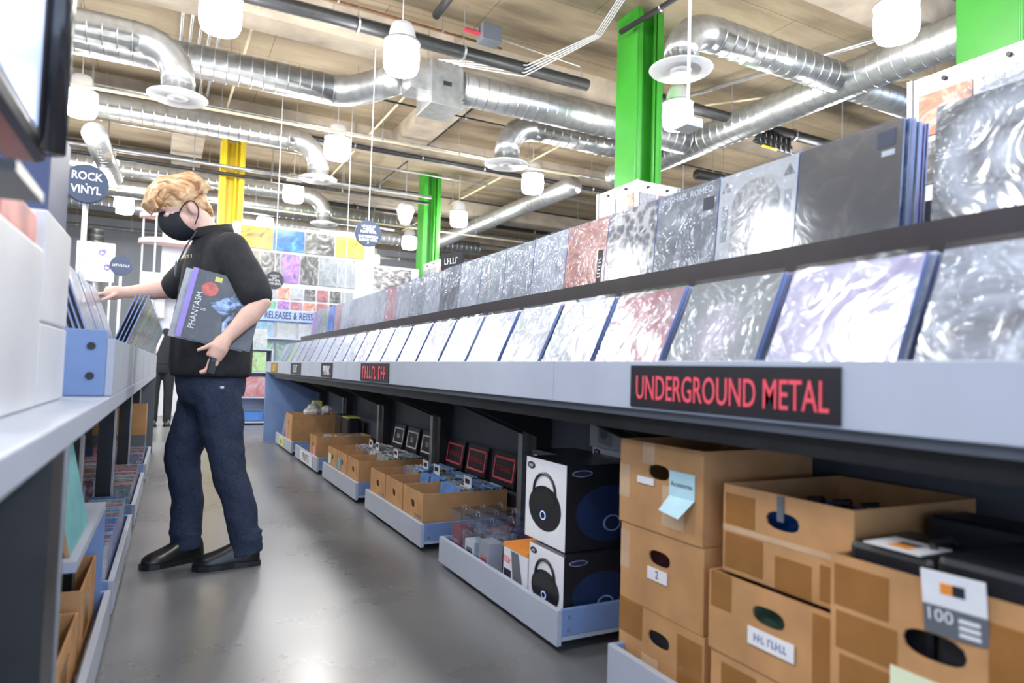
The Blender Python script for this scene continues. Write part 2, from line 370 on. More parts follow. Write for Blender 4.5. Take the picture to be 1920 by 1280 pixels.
column_display(5.3,13.95,.8,.9,1.2,3.42,'far white panel box with a red cover below the far green column',['sunset','red','red','white','pale','white','grey','pale'])

# ------------------------------------------------------------------ ceiling services
def duct(label, path, r, diffuser=None, name='spiral_duct'):
    """round galvanised duct run: path points in metres; optional round diffuser at its end"""
    o=empty(name,path[0],0,label,'duct'); P0=Vector(path[0]); pts=[Vector(p)-P0 for p in path]
    b=MB(); b.tube(pts,r,18); b.build('duct_body',M_DUCT,o,True)
    k=0
    for i in range(len(pts)-1):
        L=(pts[i+1]-pts[i]).length; t=(pts[i+1]-pts[i]).normalized(); n=max(1,int(L/.16))
        if L<.3: continue
        bb=MB()
        for j in range(n+1):
            c=pts[i]+t*(L*j/n); bb.tube([c-t*.006,c+t*.006],r*1.022,18)
        s=bb.build('spiral_seam',M_DUCT,o,True); s['kind']='stuff'
    if diffuser:
        d=Vector(diffuser)-P0
        MB().lathe([(r*.98,.14),(r,.02),(r*1.15,0)],d,20).build('diffuser_neck',M_DUCT,o,True)
        f=MB()
        f.lathe([(r*1.75,-.045),(r*1.8,-.03),(r*1.1,.01),(r*1.05,-.01)],d,28); fr=f.build('diffuser_ring',M_WHITE,o,True)
        g=MB(); g.lathe([(r*1.15,-.045),(r*1.2,-.035),(r*.8,.0),(r*.75,-.02)],d,24); g.lathe([(r*.6,-.05),(r*.62,-.04),(r*.3,-.02),(r*.05,-.05)],d,24)
        g.build('diffuser_cone',M_WHITE,fr,True)
    return o
def elbow(a, c, b, n=6):
    """round a corner a-c-b with n points"""
    a,c,b=map(Vector,(a,c,b)); return [tuple((a*(1-t)**2)+c*2*t*(1-t)+b*t*t) for t in [i/n for i in range(n+1)]]
Z=5.0
duct('spiral duct over the left rack ending in a drop with round diffuser',[(-6,9.5,Z),(-.55,9.5,Z)]+elbow((-.55,9.5,Z),(-.02,9.5,Z),(-.02,9.5,Z-.5)),.2,(-.02,9.5,Z-.62))
duct('long spiral duct crossing behind it towards the square mixing box',[(-6,10.1,Z+.05),(2.0,9.9,Z+.05)]+elbow((2.0,9.9,Z+.05),(2.35,9.9,Z+.05),(2.75,9.1,Z+.1)),.22)
duct('spiral duct with a drop and diffuser left of the yellow column',[(-6,12.4,Z),(1.75,12.3,Z)]+elbow((1.75,12.3,Z),(2.3,12.3,Z),(2.3,12.3,Z-.5)),.19,(2.3,12.3,Z-.62))
duct('spiral duct leaving the mixing box towards the middle green column',[(3.6,8.75,Z),(7.7,8.68,Z)],.23)
duct('lower spiral duct with a round diffuser left of the middle green column',[(7.7,9.55,Z),(5.35,9.55,Z)]+elbow((5.35,9.55,Z),(4.75,9.55,Z),(4.75,9.55,Z-.55)),.2,(4.75,9.55,Z-.66))
duct('spiral duct at top right with a round diffuser in front of the green column',[(7.75,5.8,Z),(5.6,5.8,Z)]+elbow((5.6,5.8,Z),(5.08,5.8,Z),(5.08,5.8,Z-.4)),.2,(5.08,5.8,Z-.5))
duct('long spiral duct running away beside the green columns',[(7.95,1.0,Z),(7.95,11.0,Z)],.24)
duct('short spiral branch duct right of the long duct',[(8.2,5.85,Z),(11.5,5.85,Z)],.19)
duct('far spiral duct running away over the record rack',[(7.6,12.0,Z),(7.5,19.6,Z)],.2)
duct('spiral duct low over the far poster wall',[(-6,17.2,Z-.2),(5.2,17.0,Z-.2)],.22)
duct('far spiral duct crossing the back of the shop',[(-6,20.2,Z),(9,20.0,Z)],.2)
duct('far spiral duct with a bend above the poster wall',[(-6,16.1,Z),(2.6,16.1,Z)]+elbow((2.6,16.1,Z),(3.2,16.1,Z),(3.2,16.1,Z-.5)),.18,(3.2,16.1,Z-.62))
duct('vertical duct on the far left gray wall',[(-1.9,22,0.0),(-1.9,22,4.6)],.2)
duct('slanted spiral duct beside the far left lamps',[(-1.13,11.9,4.4),(-1.05,14.6,4.4)],.17)
o=empty('mixing_box',(3.3,8.85,4.62),0,'square sheet metal air mixing box between the two ducts','duct box')
MB().box(-.24,-.3,0,.24,.3,.62).build('housing',M_DUCT,o,bevel=.01)
MB().box(-.5,-.2,.2,-.24,.2,.55).build('inlet_collar',M_DUCT,o); MB().box(.24,-.22,.18,.42,.22,.56).build('outlet_collar',M_DUCT,o)
MB().box(-.06,-.31,.28,.06,-.3,.34).build('control_plate',M_BLACK,o)
for sx in (-.2,.2): MB().tube([(sx,0,.62),(sx,0,1.18)],.008,6).build('hanger_rod',M_PIPEG,o)
o=empty('mixing_box',(1.2,6.4,5.05),0,'grey air box hanging at the top edge left of the big lamp','duct box')
MB().box(-.35,-.25,0,.35,.25,.4).build('housing',M_DUCT,o,bevel=.01); MB().tube([(.35,0,.2),(.9,.1,.25),(1.3,.5,.3)],.1,12).build('flexible_hose',M_PIPEB,o,True)
def pipe(label, path, r, m, name='pipe', hang=1.4):
    P0=Vector(path[0]); o=empty(name,path[0],0,label,'pipe'); pts=[Vector(p)-P0 for p in path]
    b=MB(); b.tube(pts,r,10); b.build('pipe_run',m,o,True)
    for i in range(len(pts)-1):
        L=(pts[i+1]-pts[i]).length; t=(pts[i+1]-pts[i]).normalized()
        for j in range(int(L/hang)):
            c=pts[i]+t*(hang*(j+.5)); top=CEIL-P0.z
            if abs(t.z)>.5: continue
            q=MB(); q.tube([c-t*.012,c+t*.012],r*1.25,10); q.tube([(c.x,c.y,c.z+r),(c.x,c.y,top)],.006,5); q.build('hanger',M_PIPEG,o)
    return o
pipe('thick black pipe crossing the ceiling to the middle green column',[(-3,8.05,5.15),(5.25,8.0,5.15)],.085,M_PIPEB)
pipe('thick black pipe continuing right of the middle green column',[(5.75,7.75,5.1),(14,7.7,5.1)],.085,M_PIPEB)
pipe('black branch pipe dropping in from the top edge',[(2.7,3.0,5.35),(2.75,7.6,5.3)],.05,M_PIPEB)
pipe('slanted black pipe in front of the middle green column',[(5.4,4.2,5.5),(5.1,7.0,5.45)],.035,M_PIPEB)
pipe('black pipe far right behind the records',[(9.2,10.0,5.0),(15,9.8,5.0)],.1,M_PIPEB)
pipe('black sprinkler main behind the first lamps',[(-6,13.0,5.3),(13,12.9,5.3)],.05,M_PIPEB)
pipe('grey conduit pair across the yellow column, upper one',[(-6,13.9,4.72),(5.0,13.7,4.72)],.035,M_PIPEG)
pipe('grey conduit pair across the yellow column, lower one',[(-6,14.05,4.62),(5.0,13.85,4.62)],.035,M_PIPEB)
pipe('cream painted pipe below the left ducts',[(-6,11.2,4.82),(7,10.9,4.82)],.022,M_PIPEC)
pipe('thin cream pipe far back along the ceiling',[(-6,16.55,4.6),(9,16.4,4.6)],.022,M_PIPEC)
pipe('cream pipe running away left of the big lamp',[(.95,3.2,5.45),(.75,12.7,5.45)],.018,M_PIPEC)
pipe('cream pipe running away at upper right',[(11,4.0,5.42),(6.5,9.6,5.42)],.016,M_PIPEC)
pipe('grey conduit running away at upper right',[(9.4,2.0,5.55),(7.3,8.5,5.55)],.03,M_PIPEG)
pipe('thin grey conduit above the left ducts',[(-6,8.6,5.5),(3.0,8.5,5.5)],.018,M_PIPEG)
pipe('second thin grey conduit above the left ducts',[(-6,7.6,5.55),(3.0,7.2,5.55)],.014,M_PIPEG)
pipe('rusty thin conduit over the left ducts',[(-6,8.1,5.5),(4.0,8.3,5.5)],.016,pm('rust_pipe',(.28,.12,.06),.6,var=.3))
pipe('far black pipe over the poster wall',[(-6,18.3,5.38),(12,18.2,5.38)],.06,M_PIPEB)
pipe('farthest grey pipe across the back',[(-6,23.2,4.9),(12,23.1,4.9)],.06,M_PIPEG)
for i,x in enumerate((-.5,-.38,-.26,-.14,-.02)):
    pipe('grey conduit in the bundle going away above the left ducts, %s from the left'%ORD[i],[(x+.55,5.0,5.62),(x+.35,20,5.62)],.02,M_PIPEG,'conduit',3.7)
for i in range(7):
    y=10.6+1.75*i
    pipe('thin grey ceiling conduit crossing the shop, %s from the camera'%ORD[i],[(-6,y+.1,5.36-.02*(i%3)),(13,y-.1,5.36-.02*(i%3))],.017+.006*(i%2),M_PIPEG if i%3 else M_PIPEB,'conduit',1.9)
for i,x in enumerate((3.4,4.6,6.9,-2.6,-3.4)):
    pipe('sprinkler branch line running away, %s of the set'%ORD[i],[(x,8.6,5.56),(x-.1,22,5.56)],.02,M_PIPEB if i%2 else M_PIPEC,'sprinkler_line',2.1)
o=empty('valve_cluster',(8.3,7.6,4.75),0,'cluster of black pipe valves and couplings hanging over the records','valves')
for i in range(7):
    MB().tube([(.14*i,.02*i,0),(.14*i,.02*i,.28-.02*(i%3))],.035,8).build('valve_body',M_PIPEB,o,True); MB().lathe([(.06,-.02),(.06,.02)],(.14*i,.02*i,.1),10).build('coupling',M_PIPEB,o)
MB().tube([(-.1,0,.02),(1.0,.14,.02)],.03,8).build('manifold',M_PIPEB,o,True); MB().tube([(.05,-.04,-.05),(.4,.0,-.04)],.022,8).build('yellow_tag_pipe',M_YELLOW,o,True)
o=empty('speaker',(4.62,14.3,4.4),0,'white ceiling speaker hanging left of the far round duct end','speaker')
MB().lathe([(.05,.3),(.16,.22),(.2,.1),(.14,-.1),(.1,-.22)],(0,0,0),18).build('housing',M_WHITE,o,True); MB().tube([(0,0,.3),(0,0,1.4)],.012,6).build('rod',M_PIPEG,o)
o=empty('sensor_drop',(4.75,5.3,3.55),0,'thin white drop pole with small white sensor box before the green column','sensor')
MB().tube([(0,0,.1),(0,0,CEIL-3.55)],.017,8).build('pole',M_WHITE,o); MB().box(-.11,-.11,0,.11,.11,.1).build('sensor_box',M_WHITE,o,bevel=.01)
o=empty('junction_box',(3.55,7.75,5.32),0,'dark control box with red valve beside the black pipe','control box')
MB().box(-.14,-.1,-.1,.14,.1,.12).build('housing',M_GREYD,o,bevel=.01); MB().tube([(-.35,0,0),(-.14,0,0)],.03,8).build('red_valve',M_REDD,o); MB().tube([(.14,0,.0),(1.6,.3,.1),(1.8,.4,-.2)],.008,6).build('cable',M_PIPEG,o)
o=empty('cable_bundle',(5.0,7.4,5.5),0,'loose white cable bundle sagging beside the middle green column','cables')
for i in range(4): MB().tube([(-1.9+.1*i,1.2,-.25),(-.8,.5+.03*i,-.35-.04*i),(-.1+.03*i,-.1,.0),(-.2,-.9-.1*i,.22)],.008,6).build('cable',M_WHITE,o,True)

# ------------------------------------------------------------------ pendant lamps on their grid
def lamp_proto():
    o=empty('pendant_lamp',(0,0,0))
    MB().lathe([(.06,.42),(.12,.40),(.15,.33),(.17,.22),(.19,.19)],(0,0,0),20).build('lamp_cap',M_WHITE,o,True)
    g=MB(); g.lathe([(.17,.2),(.2,.18),(.215,.02),(.21,-.12),(.185,-.18),(.05,-.19)],(0,0,0),24); rf=g.build('refractor',M_GLASSY,o,True)
    MB().lathe([(.216,.185),(.225,.175),(.222,.155),(.205,.15)],(0,0,0),24).build('refractor_rim',M_PIPEG,rf,True)
    MB().tube([(0,0,.42),(0,0,CEIL-4.7)],.008,6).build('cord',M_WHITE,o)
    ld=bpy.data.lights.new('lamp_light','POINT'); ld.energy=LAMP_W; ld.shadow_soft_size=.23; ld.color=(1,.965,.92)
    lo=bpy.data.objects.new('lamp_light',ld); COL.objects.link(lo); lo.parent=o; lo.location=(0,0,-.45)
    return o
lamps=[(2.35,7.65),(6.35,7.3),(6.55,4.2),(-1.28,11.5),(2.44,11.45),(2.3,15.0),(6.29,11.45),(6.27,15.15),(-1.2,15.1),(-1.07,18.6),(2.19,18.8),(6.26,18.9),(6.24,22.7),(.35,7.7),(2.3,3.7),(-1.4,3.8),(-1.4,7.6),(2.3,-.2),(6.4,.3),(10.2,7.5),(10.2,11.5),(-1.4,0.0),(-5.0,3.8),(-5.0,7.6),(-5.0,0.0),(-5.0,11.5)]
LD=['large bright pendant lamp beside the square mixing box','bright pendant lamp right of the middle green column','largest pendant lamp at the top right','bright pendant lamp at left over the slanted duct','pendant lamp left of centre above the far ducts','pendant lamp right of the yellow column','pendant lamp below the white speaker','pendant lamp right of the far green column','pendant lamp right behind the round rock sign','small far pendant lamp over the gray back wall','small pendant lamp by the shoulder of the person','small pendant lamp left of the far green column','farthest small pendant lamp over the poster wall','pendant lamp cut by the top edge at left','pendant lamp overhead before the rack, above the frame','pendant lamp overhead left of the camera, above the frame','pendant lamp over the left rack, above the frame','pendant lamp behind the camera on the right','pendant lamp far right behind the camera','pendant lamp beyond the long duct','far pendant lamp beyond the long duct','pendant lamp behind the camera on the left','pendant lamp over the next aisle at left, nearer one','pendant lamp over the next aisle at left, farther one','pendant lamp over the next aisle behind the camera','farthest pendant lamp over the next aisle at left']
lp=lamp_proto()
for i,(x,y) in enumerate(lamps):
    o=lp if i==0 else copy_tree(lp)
    o.location=(x,y,4.7); tag(o,LD[i],'lamp','pendant lamps on the ceiling grid')

# ------------------------------------------------------------------ right record rack
YE=8.78
rk=empty('record_rack',(1.12,-.6,0),0,'long grey two-tier record rack along the right of the aisle','rack')
def rp(name,b,m,bev=0):
    for i,v in enumerate(b.v): b.v[i]=(v[0]-1.12,v[1]+.6,v[2])
    return b.build(name,m,rk,bevel=bev)
seams=[-.6,.43,1.86,3.29,4.66,6.02,7.4,YE]
for a,b in zip(seams[:-1],seams[1:]): rp('fascia_panel',MB().box(1.12,a+.0015,.862,1.142,b-.0015,.99),M_GREY,.002)
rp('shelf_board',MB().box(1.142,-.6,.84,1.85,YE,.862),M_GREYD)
rp('front_rail',MB().box(1.18,-.6,.795,1.22,YE-.03,.84),M_BLACK)
rp('end_panel',MB().box(1.12,YE,0,1.85,YE+.03,.99),M_BLUEP)
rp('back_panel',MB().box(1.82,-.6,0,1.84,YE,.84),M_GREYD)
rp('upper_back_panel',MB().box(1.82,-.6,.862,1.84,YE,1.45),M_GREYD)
rp('ledge',MB().box(1.52,-.6,1.25,1.72,YE-.1,1.302),M_LEDGE,.003)
rp('ledge_lip',MB().box(1.50,-.6,1.245,1.52,YE-.1,1.315),M_LEDGE)
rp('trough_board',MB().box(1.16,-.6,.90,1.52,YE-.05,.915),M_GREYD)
for k in range(-1,5):
    y=3.04+1.355*k if k!=-1 else 1.80
    if y<-.5: continue
    rp('post',MB().box(1.72,y-.03,0,1.80,y+.03,.84),M_BLACK); rp('post',MB().box(1.72,y+.12,0,1.80,y+.17,.84),M_PIPEG)
    for dy in (-.03,.12): rp('bracket',MB().poly([(1.72,y+dy,.835),(1.28,y+dy,.835),(1.28,y+dy,.80),(1.72,y+dy,.62)],0,(0,.03,0)),M_BLACK)
def genre_sign(y0,y1,body,mt,label,size,sx,z0=.868,z1=.978,bold=0,face=M_SIGNB):
    o=empty('genre_sign',(1.119,(y0+y1)/2,(z0+z1)/2),0,label,'sign'); h=(z1-z0)/2; w=abs(y1-y0)/2
    pl=MB().box(-.004,-w,-h,0.001,w,h).build('sign_plate',face,o)
    if isinstance(body,str): text('lettering',body,size,mt,pl,(-.0045,0,-.006),FACE_AISLE_R,sx,.0008,bold=bold)
    else: strokes('lettering',body,size,mt,pl,(-.0045,0,0),FACE_AISLE_R,sx)
    return o
genre_sign(.82,1.45,'UNDERGROUND METAL',M_RED,'black sign reading UNDERGROUND METAL in red letters on the fascia',.088,.60,bold=.0004)
genre_sign(3.65,4.25,[6,3],M_RED,'small far red and black genre sign on the fascia',.11,.95)
genre_sign(5.08,5.48,'PUNK',M_PAPER,'black sign reading PUNK in white letters',.10,.9,bold=.001)
genre_sign(6.4,6.95,[4],M_PAPER,'black and white sign left of the PUNK sign',.10,1.0,bold=.001)
genre_sign(7.85,8.35,[4],M_GOLD,'yellow and black sign at the far end of the fascia',.10,1.0,bold=.001,face=pm('ochre_plate',(.35,.2,.02),.5))

# ---- records
def record_mesh(name, mt, edge=M_EDGE, w=.31, h=.313, t=.005):
    b=MB(); b.box(-w/2,-t/2,0,w/2,t/2,h); me=b.mesh(name,[mt,edge])
    for p in me.polygons: p.material_index = 0 if abs(p.normal.y)>.9 else 1
    return me
REC={k:record_mesh('record_'+k,COV[k]) for k in COV}
SLV=MB().box(-.1565,-.0036,-.001,.1565,.0036,.328).mesh('sleeve',M_FILM)
SLVT=MB().box(-.1565,-.0036,-.001,.1565,.0036,.322).mesh('tight_sleeve',M_TIGHT)
def put_record(key,loc,tilt,rz,label,group,sleeve=False,name='record_sleeve'):
    o=link(name,REC[key]); o.location=loc; o.rotation_euler=(-tilt,0,rz); tag(o,label,'record',group)
    if sleeve:
        link('plastic_sleeve',SLVT if (loc[2]>1.2 and loc[1]>1.0) else SLV,o)
    return o
def stack(x,y,z,tilt,rz,front,n,label,where,gap=.009,deep=None):
    """one browser slot: the front cover, then the records filed behind it"""
    sgn = 1 if rz<0 else -1                      # behind = +X on the right rack, -X on the left one
    o=put_record(front,(x,y,z),tilt,rz,label,'front covers of the record stacks',True)
    for k in range(1,n):
        put_record(random.choice(['white','grey','dark','colour','dgrey','pale']),(x+sgn*gap*k,y+random.uniform(-.006,.006),z+random.uniform(0,.007)),tilt-.006*k*0,rz,
            'sleeved record filed behind the front cover %s'%where,'records behind the front covers')
    return o
RZR=R(-90); RZL=R(90)
LOW=['silver','lav','greyp','red','grey','pale','white','white','greyp','white','grey','white','pale','grey','white','pale','white','white','grey','pale','white','colour','dark','pale']
LOWL={0:'record in crinkled silver plastic nearest the camera on the lower tier',1:'pale lavender record above the UNDERGROUND METAL sign',2:'grey record with pale figure left of the lavender one',3:'pale red record in a wrinkled sleeve on the lower tier',4:'plain grey record left of the pale red one, lower tier'}
for i,k in enumerate(LOW):
    y=.60+.345*i
    stack(1.205,y,.925,R(24),RZR,k,(7 if i<6 else 4 if i<12 else 3),LOWL.get(i,'lower tier front cover, %s from the camera, in clear sleeve'%ORD[i]),'in the %s lower stack from the camera'%ORD[i])
UP=['disc','black','frame','dgrey','crowd','flame','white','grey','pale','white','dgrey','white','grey','pale','red','grey','white','pale','grey','white','red','blue','dark','dgrey','colour']
UPL={0:'round picture disc in shiny clear plastic at the right edge',1:'black glossy record with strong lamp glare on the upper tier',2:'white bordered record with grey arched picture, upper tier',3:'dark record with white name lettering across its top',4:'dark record with crowded figures on the upper tier',5:'orange and red creature cover on the upper tier',6:'plain white record left of the orange creature cover'}
for i,k in enumerate(UP):
    y=.86+.315*i if i else .785
    o=stack(1.60,y,1.308,R(5),RZR,k,(12 if i==1 else 8 if i<3 else 5 if i<8 else 3),UPL.get(i,'upper tier front cover, %s from the camera, in clear sleeve'%ORD[i]),'in the %s upper stack from the camera'%ORD[i])
    if i==2:
        b=MB(); b.box(-.095,-.0035,.05,.095,-.0027,.2)
        pts=[(.095*math.cos(a),-.0035,.2+.075*math.sin(a)) for a in [PI*j/12 for j in range(13)]]; b.poly(pts,0,(0,.0008,0)); b.build('arched_picture',COV['arch'],o)
        for sx,sz,up_ in ((-.125,.255,1),(.125,.255,1),(-.125,.03,-1),(.125,.03,-1)):
            MB().poly([(sx-.02,-.0035,sz),(sx+.02,-.0035,sz),(sx,-.0035,sz+.035*up_)],0,(0,.0008,0)).build('triangle_print',COV['dgrey'],o)
        for sx in (-.125,.125): MB().box(sx-.012,-.0035,.09,sx+.012,-.0027,.21).build('side_print',COV['grey'],o)
    if i==3: text('title_print','MICHAEL ROMEO',.034,M_PAPER,o,(0,-.0032,.288),(R(90),0,0),.95,.0003)
    if i in (1,3):
        MB().box(.085,-.0036,.25 if i==1 else .215,.135,-.0027,.295 if i==1 else .26).build('navy_sticker',M_NAVY,o)
        MB().box(.10,-.0036,.225 if i==1 else .195,.135,-.0027,.24 if i==1 else .205).build('price_sticker',M_PAPER,o)
    if i==5: MB().box(.10,-.0036,.02,.135,-.0027,.17).build('black_label',M_SIGNB,o); strokes('label_print',[6],.03,M_PAPER,o,(.1175,-.004,.095),(R(90),R(-90),0),1,.0004)
for i,y in enumerate((1.98,2.17)):
    o=empty('divider_card',(1.345,y,1.17),0,['white divider card with dark slot above the grey record','white divider card with red slot above the grey record'][i],'divider')
    MB().box(-.003,-.08,0,.003,.08,.055).build('card',M_WHITE,o,bevel=.002); MB().box(-.005,-.055,.018,-.003,.055,.04).build('slot_print',M_REDD if i else M_BLACK,o)

# ------------------------------------------------------------------ low trays under the racks
def tray(x0,y0,x1,y1,label,front='x0',frame=None):
    o=empty('floor_tray',((x0+x1)/2,(y0+y1)/2,0),0,label,'tray','low grey floor trays')
    hx,hy=(x1-x0)/2,(y1-y0)/2
    MB().box(-hx+.021,-hy+.001,.04,hx-.021,hy-.001,.055).build('base_board',M_GREY,o)
    f=-1 if front=='x0' else 1
    MB().box(min(f*hx,f*(hx-.02)),-hy,.025,max(f*hx,f*(hx-.02)),hy,.145).build('front_panel',M_GREY,o,bevel=.002)
    for s in (-1,1):
        sp=MB().box(-hx+.02,s*hy-(.018 if s>0 else 0),.055,hx-.02,s*hy+(0 if s>0 else .018),.145).build('side_panel',M_BLUEP,o,bevel=.002)
    for s in (-1,1):
        for zz in (.075,.12): MB().tube([(f*(hx-.045),s*hy-.004*(1),zz),(f*(hx-.045),s*hy+.004,zz)],.006,8).build('screw',M_PIPEG,o)
    for sx in (-1,1):
        for sy in (-1,1): MB().tube([(sx*(hx-.08),sy*(hy-.1)-.012,.02),(sx*(hx-.08),sy*(hy-.1)+.012,.02)],.02,10).build('caster',M_BLACK,o)
    return o
TR=[(7.35,8.47),(6.01,7.10),(4.66,5.77),(3.32,4.41),(1.96,3.06),(.55,1.67)]
TL=['farthest tray under the right rack, with yellow label','right rack tray with the white PRINTS label','right rack tray with three noted cardboard boxes','right rack tray with three cardboard boxes of singles','right rack tray with boombox cartons and clear cases','nearest right tray under the stacked cardboard boxes']
for (a,b),l in zip(TR,TL): tray(1.22,a,1.78,b,l)
o=empty('tray_label',(1.216,8.0,.085),0,'small yellow label on the farthest right tray','label'); MB().box(-.002,-.16,-.045,.002,.16,.045).build('label_card',M_LIME,o); strokes('print',[5],.07,M_GREYD,o,(-.0025,0,0),FACE_AISLE_R,.9)
o=empty('tray_label',(1.216,6.5,.085),0,'white label with purple PRINTS lettering on a tray','label'); MB().box(-.002,-.3,-.052,.002,.3,.052).build('label_card',M_PAPER,o); text('print','PRINTS',.1,pm('purple_ink',(.12,.06,.18),.6),o,(-.0025,0,0),FACE_AISLE_R,.95,.0004)

# ---- cardboard boxes (front with a hand hole looks towards local -Y)
def hole_wall(b,w,h,t,hc,hr,y,mi=0):
    """front wall in the XZ plane at y..y+t with an oval hole"""
    N=24; outer=[];inner=[]
    for j in range(N):
        a=2*PI*j/N; ca,sa=math.cos(a),math.sin(a)
        ux=ca; uz=sa; cx,cz=hc
        k=min(((w/2)-cx*(1 if ux>0 else -1))/abs(ux) if abs(ux)>1e-6 else 1e9, ((h-cz) if uz>0 else cz)/abs(uz) if abs(uz)>1e-6 else 1e9)
        outer.append((cx+ux*k,cz+uz*k)); e=2.6
        rr=(abs(ca/hr[0])**e+abs(sa/hr[1])**e)**(-1/e); inner.append((cx+ca*rr,cz+sa*rr))
    # snap the outer points nearest the corners onto them
    for c in ((w/2,h),(-w/2,h),(-w/2,0),(w/2,0)):
        i=min(range(N),key=lambda q:(outer[q][0]-c[0])**2+(outer[q][1]-c[1])**2); outer[i]=c
    vs=[(p[0],y,p[1]) for p in outer]+[(p[0],y,p[1]) for p in inner]+[(p[0],y+t,p[1]) for p in outer]+[(p[0],y+t,p[1]) for p in inner]
    fs=[]
    for j in range(N):
        k=(j+1)%N
        fs+= [(j,k,N+k,N+j),(2*N+j,3*N+j,3*N+k,2*N+k),(N+j,N+k,3*N+k,3*N+j),(j,2*N+j,2*N+k,k)]
    b.add(vs,fs,mi)
def carton(x,y,z,w,d,h,rz,label,tapes=(),hole=True,lid=None,inside='dark',hr=(.047,.021),hz=.68,group='brown cardboard boxes'):
    o=empty('cardboard_box',(x,y,z),rz,label,'box',group); t=.006
    b=MB()
    if hole: hole_wall(b,w,h,t,(0,h*hz),hr,-d/2)
    else: b.box(-w/2,-d/2,0,w/2,-d/2+t,h)
    fw_=b.build('front_wall',M_CARD,o)
    MB().box(-w/2,d/2-t,0,w/2,d/2,h).build('back_wall',M_CARD,o)
    for s in (-1,1): MB().box(min(s*w/2,s*(w/2-t)),-d/2+t,0,max(s*w/2,s*(w/2-t)),d/2-t,h).build('side_wall',M_CARD,o)
    MB().box(-w/2+t,-d/2+t,0,w/2-t,d/2-t,t).build('bottom',M_CARDI,o)
    for (a0,b0,a1,b1,c) in tapes:                  # tape strips on the front wall, in fractions of width and height
        MB().box((a0-.5)*w,-d/2-.0012,b0*h,(a1-.5)*w,-d/2+.0004,b1*h).build('tape_strip',M_TAPE if c else M_CLRTAPE,fw_)
    return o
RB=RZR
b1=carton(1.27+.21,1.50,.062,.36,.42,.215,RB,'bottom box of the left stack, taped all over',((0,.55,.3,1,1),(.72,.1,.98,.9,1),(.3,.0,.5,.4,0)))
b2=carton(1.272+.21,1.505,.279,.355,.42,.225,RB,'middle box of the left stack with a number 2 label',((.0,.4,.12,.9,0),))
b3=carton(1.268+.21,1.51,.506,.36,.42,.25,RB,'top box of the left stack with a pale blue note',((.55,.1,.8,.55,0),(.0,.3,.14,.7,0),(.3,.75,.45,1,0)))
for nm,lb,x,y,z,w,h,m,tx,sz in (('sticky_note','pale blue note reading Accessories on the top box',1.266,1.41,.655,.1,.07,M_NOTEC,'Accessories',.02),('paper_label','torn white label under the hand hole of the top box',1.266,1.565,.645,.075,.02,M_PAPER,'',.02),('paper_label','white label with a handwritten 2 on the middle box',1.27,1.51,.385,.085,.035,M_PAPER,'2',.032)):
    o=empty(nm,(x,y,z),0,lb,'label'); MB().box(-.0015,-w/2,-h/2,.0005,w/2,h/2).build('paper',m,o)
    if tx: text('handwriting',tx,sz,M_INK,o,(-.0018,0,0),FACE_AISLE_R,.9,.0003)
    if tx=='Accessories':
        MB().poly([(-.002,-.05,-.035),(-.002,.05,-.035),(-.03,.06,-.075),(-.03,-.02,-.085)],0,(.001,0,.001)).build('folded_flap',M_NOTEC,o)
b4=carton(1.25+.22,1.095,.062,.36,.44,.215,RB,'bottom box of the middle stack, only its top edge showing',((.1,.3,.4,.9,1),))
b5=carton(1.245+.22,1.095,.279,.37,.44,.19,RB,'box with a white pencilled label under the big taped box',((.02,.55,.2,1,1),(.82,.1,1,.95,1)))
b6=carton(1.27+.22,1.08,.471,.36,.44,.215,RB,'big tape-covered box with a dark strip over its hand hole',((.02,.55,.28,.9,1),(.02,.05,.35,.45,1),(.45,.0,.72,.35,1),(.78,.05,.98,.4,1),(.0,.47,1,.53,0)),hz=.72)
MB().box(-.012,-.2235,.155,.006,-.2205,.213).build('dark_tape_strip',M_GREYD,b6)
o=empty('paper_label',(1.242,1.085,.355),0,'white label with blurred blue handwriting on the lower middle box','label'); MB().box(-.0015,-.065,-.02,.0005,.065,.02).build('paper',M_PAPER,o); strokes('handwriting',[3,5],.024,pm('blue_ink',(.12,.18,.42),.6),o,(-.0018,0,0),FACE_AISLE_R,.9,.0004)
b7=carton(1.20+.22,.70,.062,.40,.44,.29,RB,'box under the box of black cases at the right edge',((.1,.3,.4,.9,1),))
b8=carton(1.20+.22,.70,.354,.40,.44,.255,RB,'open box of black cases with a yellow note, at right',((.02,.62,.3,.93,1),(.03,.3,.34,.58,1),(.05,.02,.42,.26,1),(.72,.45,1,.85,1),(.66,.02,1,.3,1)),hr=(.055,.024),hz=.56)
o=empty('sticky_note',(1.198,.715,.385),0,'pale yellow note reading CASE under the hand hole','label'); MB().box(-.0015,-.06,-.055,.0005,.06,.055).build('paper',M_NOTEY,o); text('handwriting','CASE',.036,M_INK,o,(-.0018,0,.012),FACE_AISLE_R,.9,.0003)
# black cases in the open box
def media_case(x,y,z,w,d,h,label):
    o=empty('media_case',(x,y,z),0,label,'case','black cases in the open box')
    MB().box(-d/2,-w/2,0,d/2,w/2,h).build('case_body',M_BLKPL,o,bevel=.015); MB().box(-d/2-.002,-w/2-.002,h*.62,d/2+.002,w/2+.002,h*.66).build('zipper',M_BLACK,o)
    MB().tube([(-.04,-.05,h),(-.03,-.04,h+.012),(.03,-.04,h+.012),(.04,-.05,h)],.007,6).build('handle',M_BLACK,o,True)
    return o
c1=media_case(1.33,.80,.40,.17,.2,.24,'black zip case at the left in the open box'); 
o=empty('hang_tag',(1.27,.79,.641),0,'white and black card lying on the left black case','tag'); MB().box(-.05,-.055,0,.05,.055,.002).build('card',M_PAPER,o); MB().box(-.03,-.02,.002,.0,.02,.003).build('logo_print',M_ORANGE,o); MB().box(.0,-.02,.002,.02,.02,.003).build('logo_print',M_INK,o)
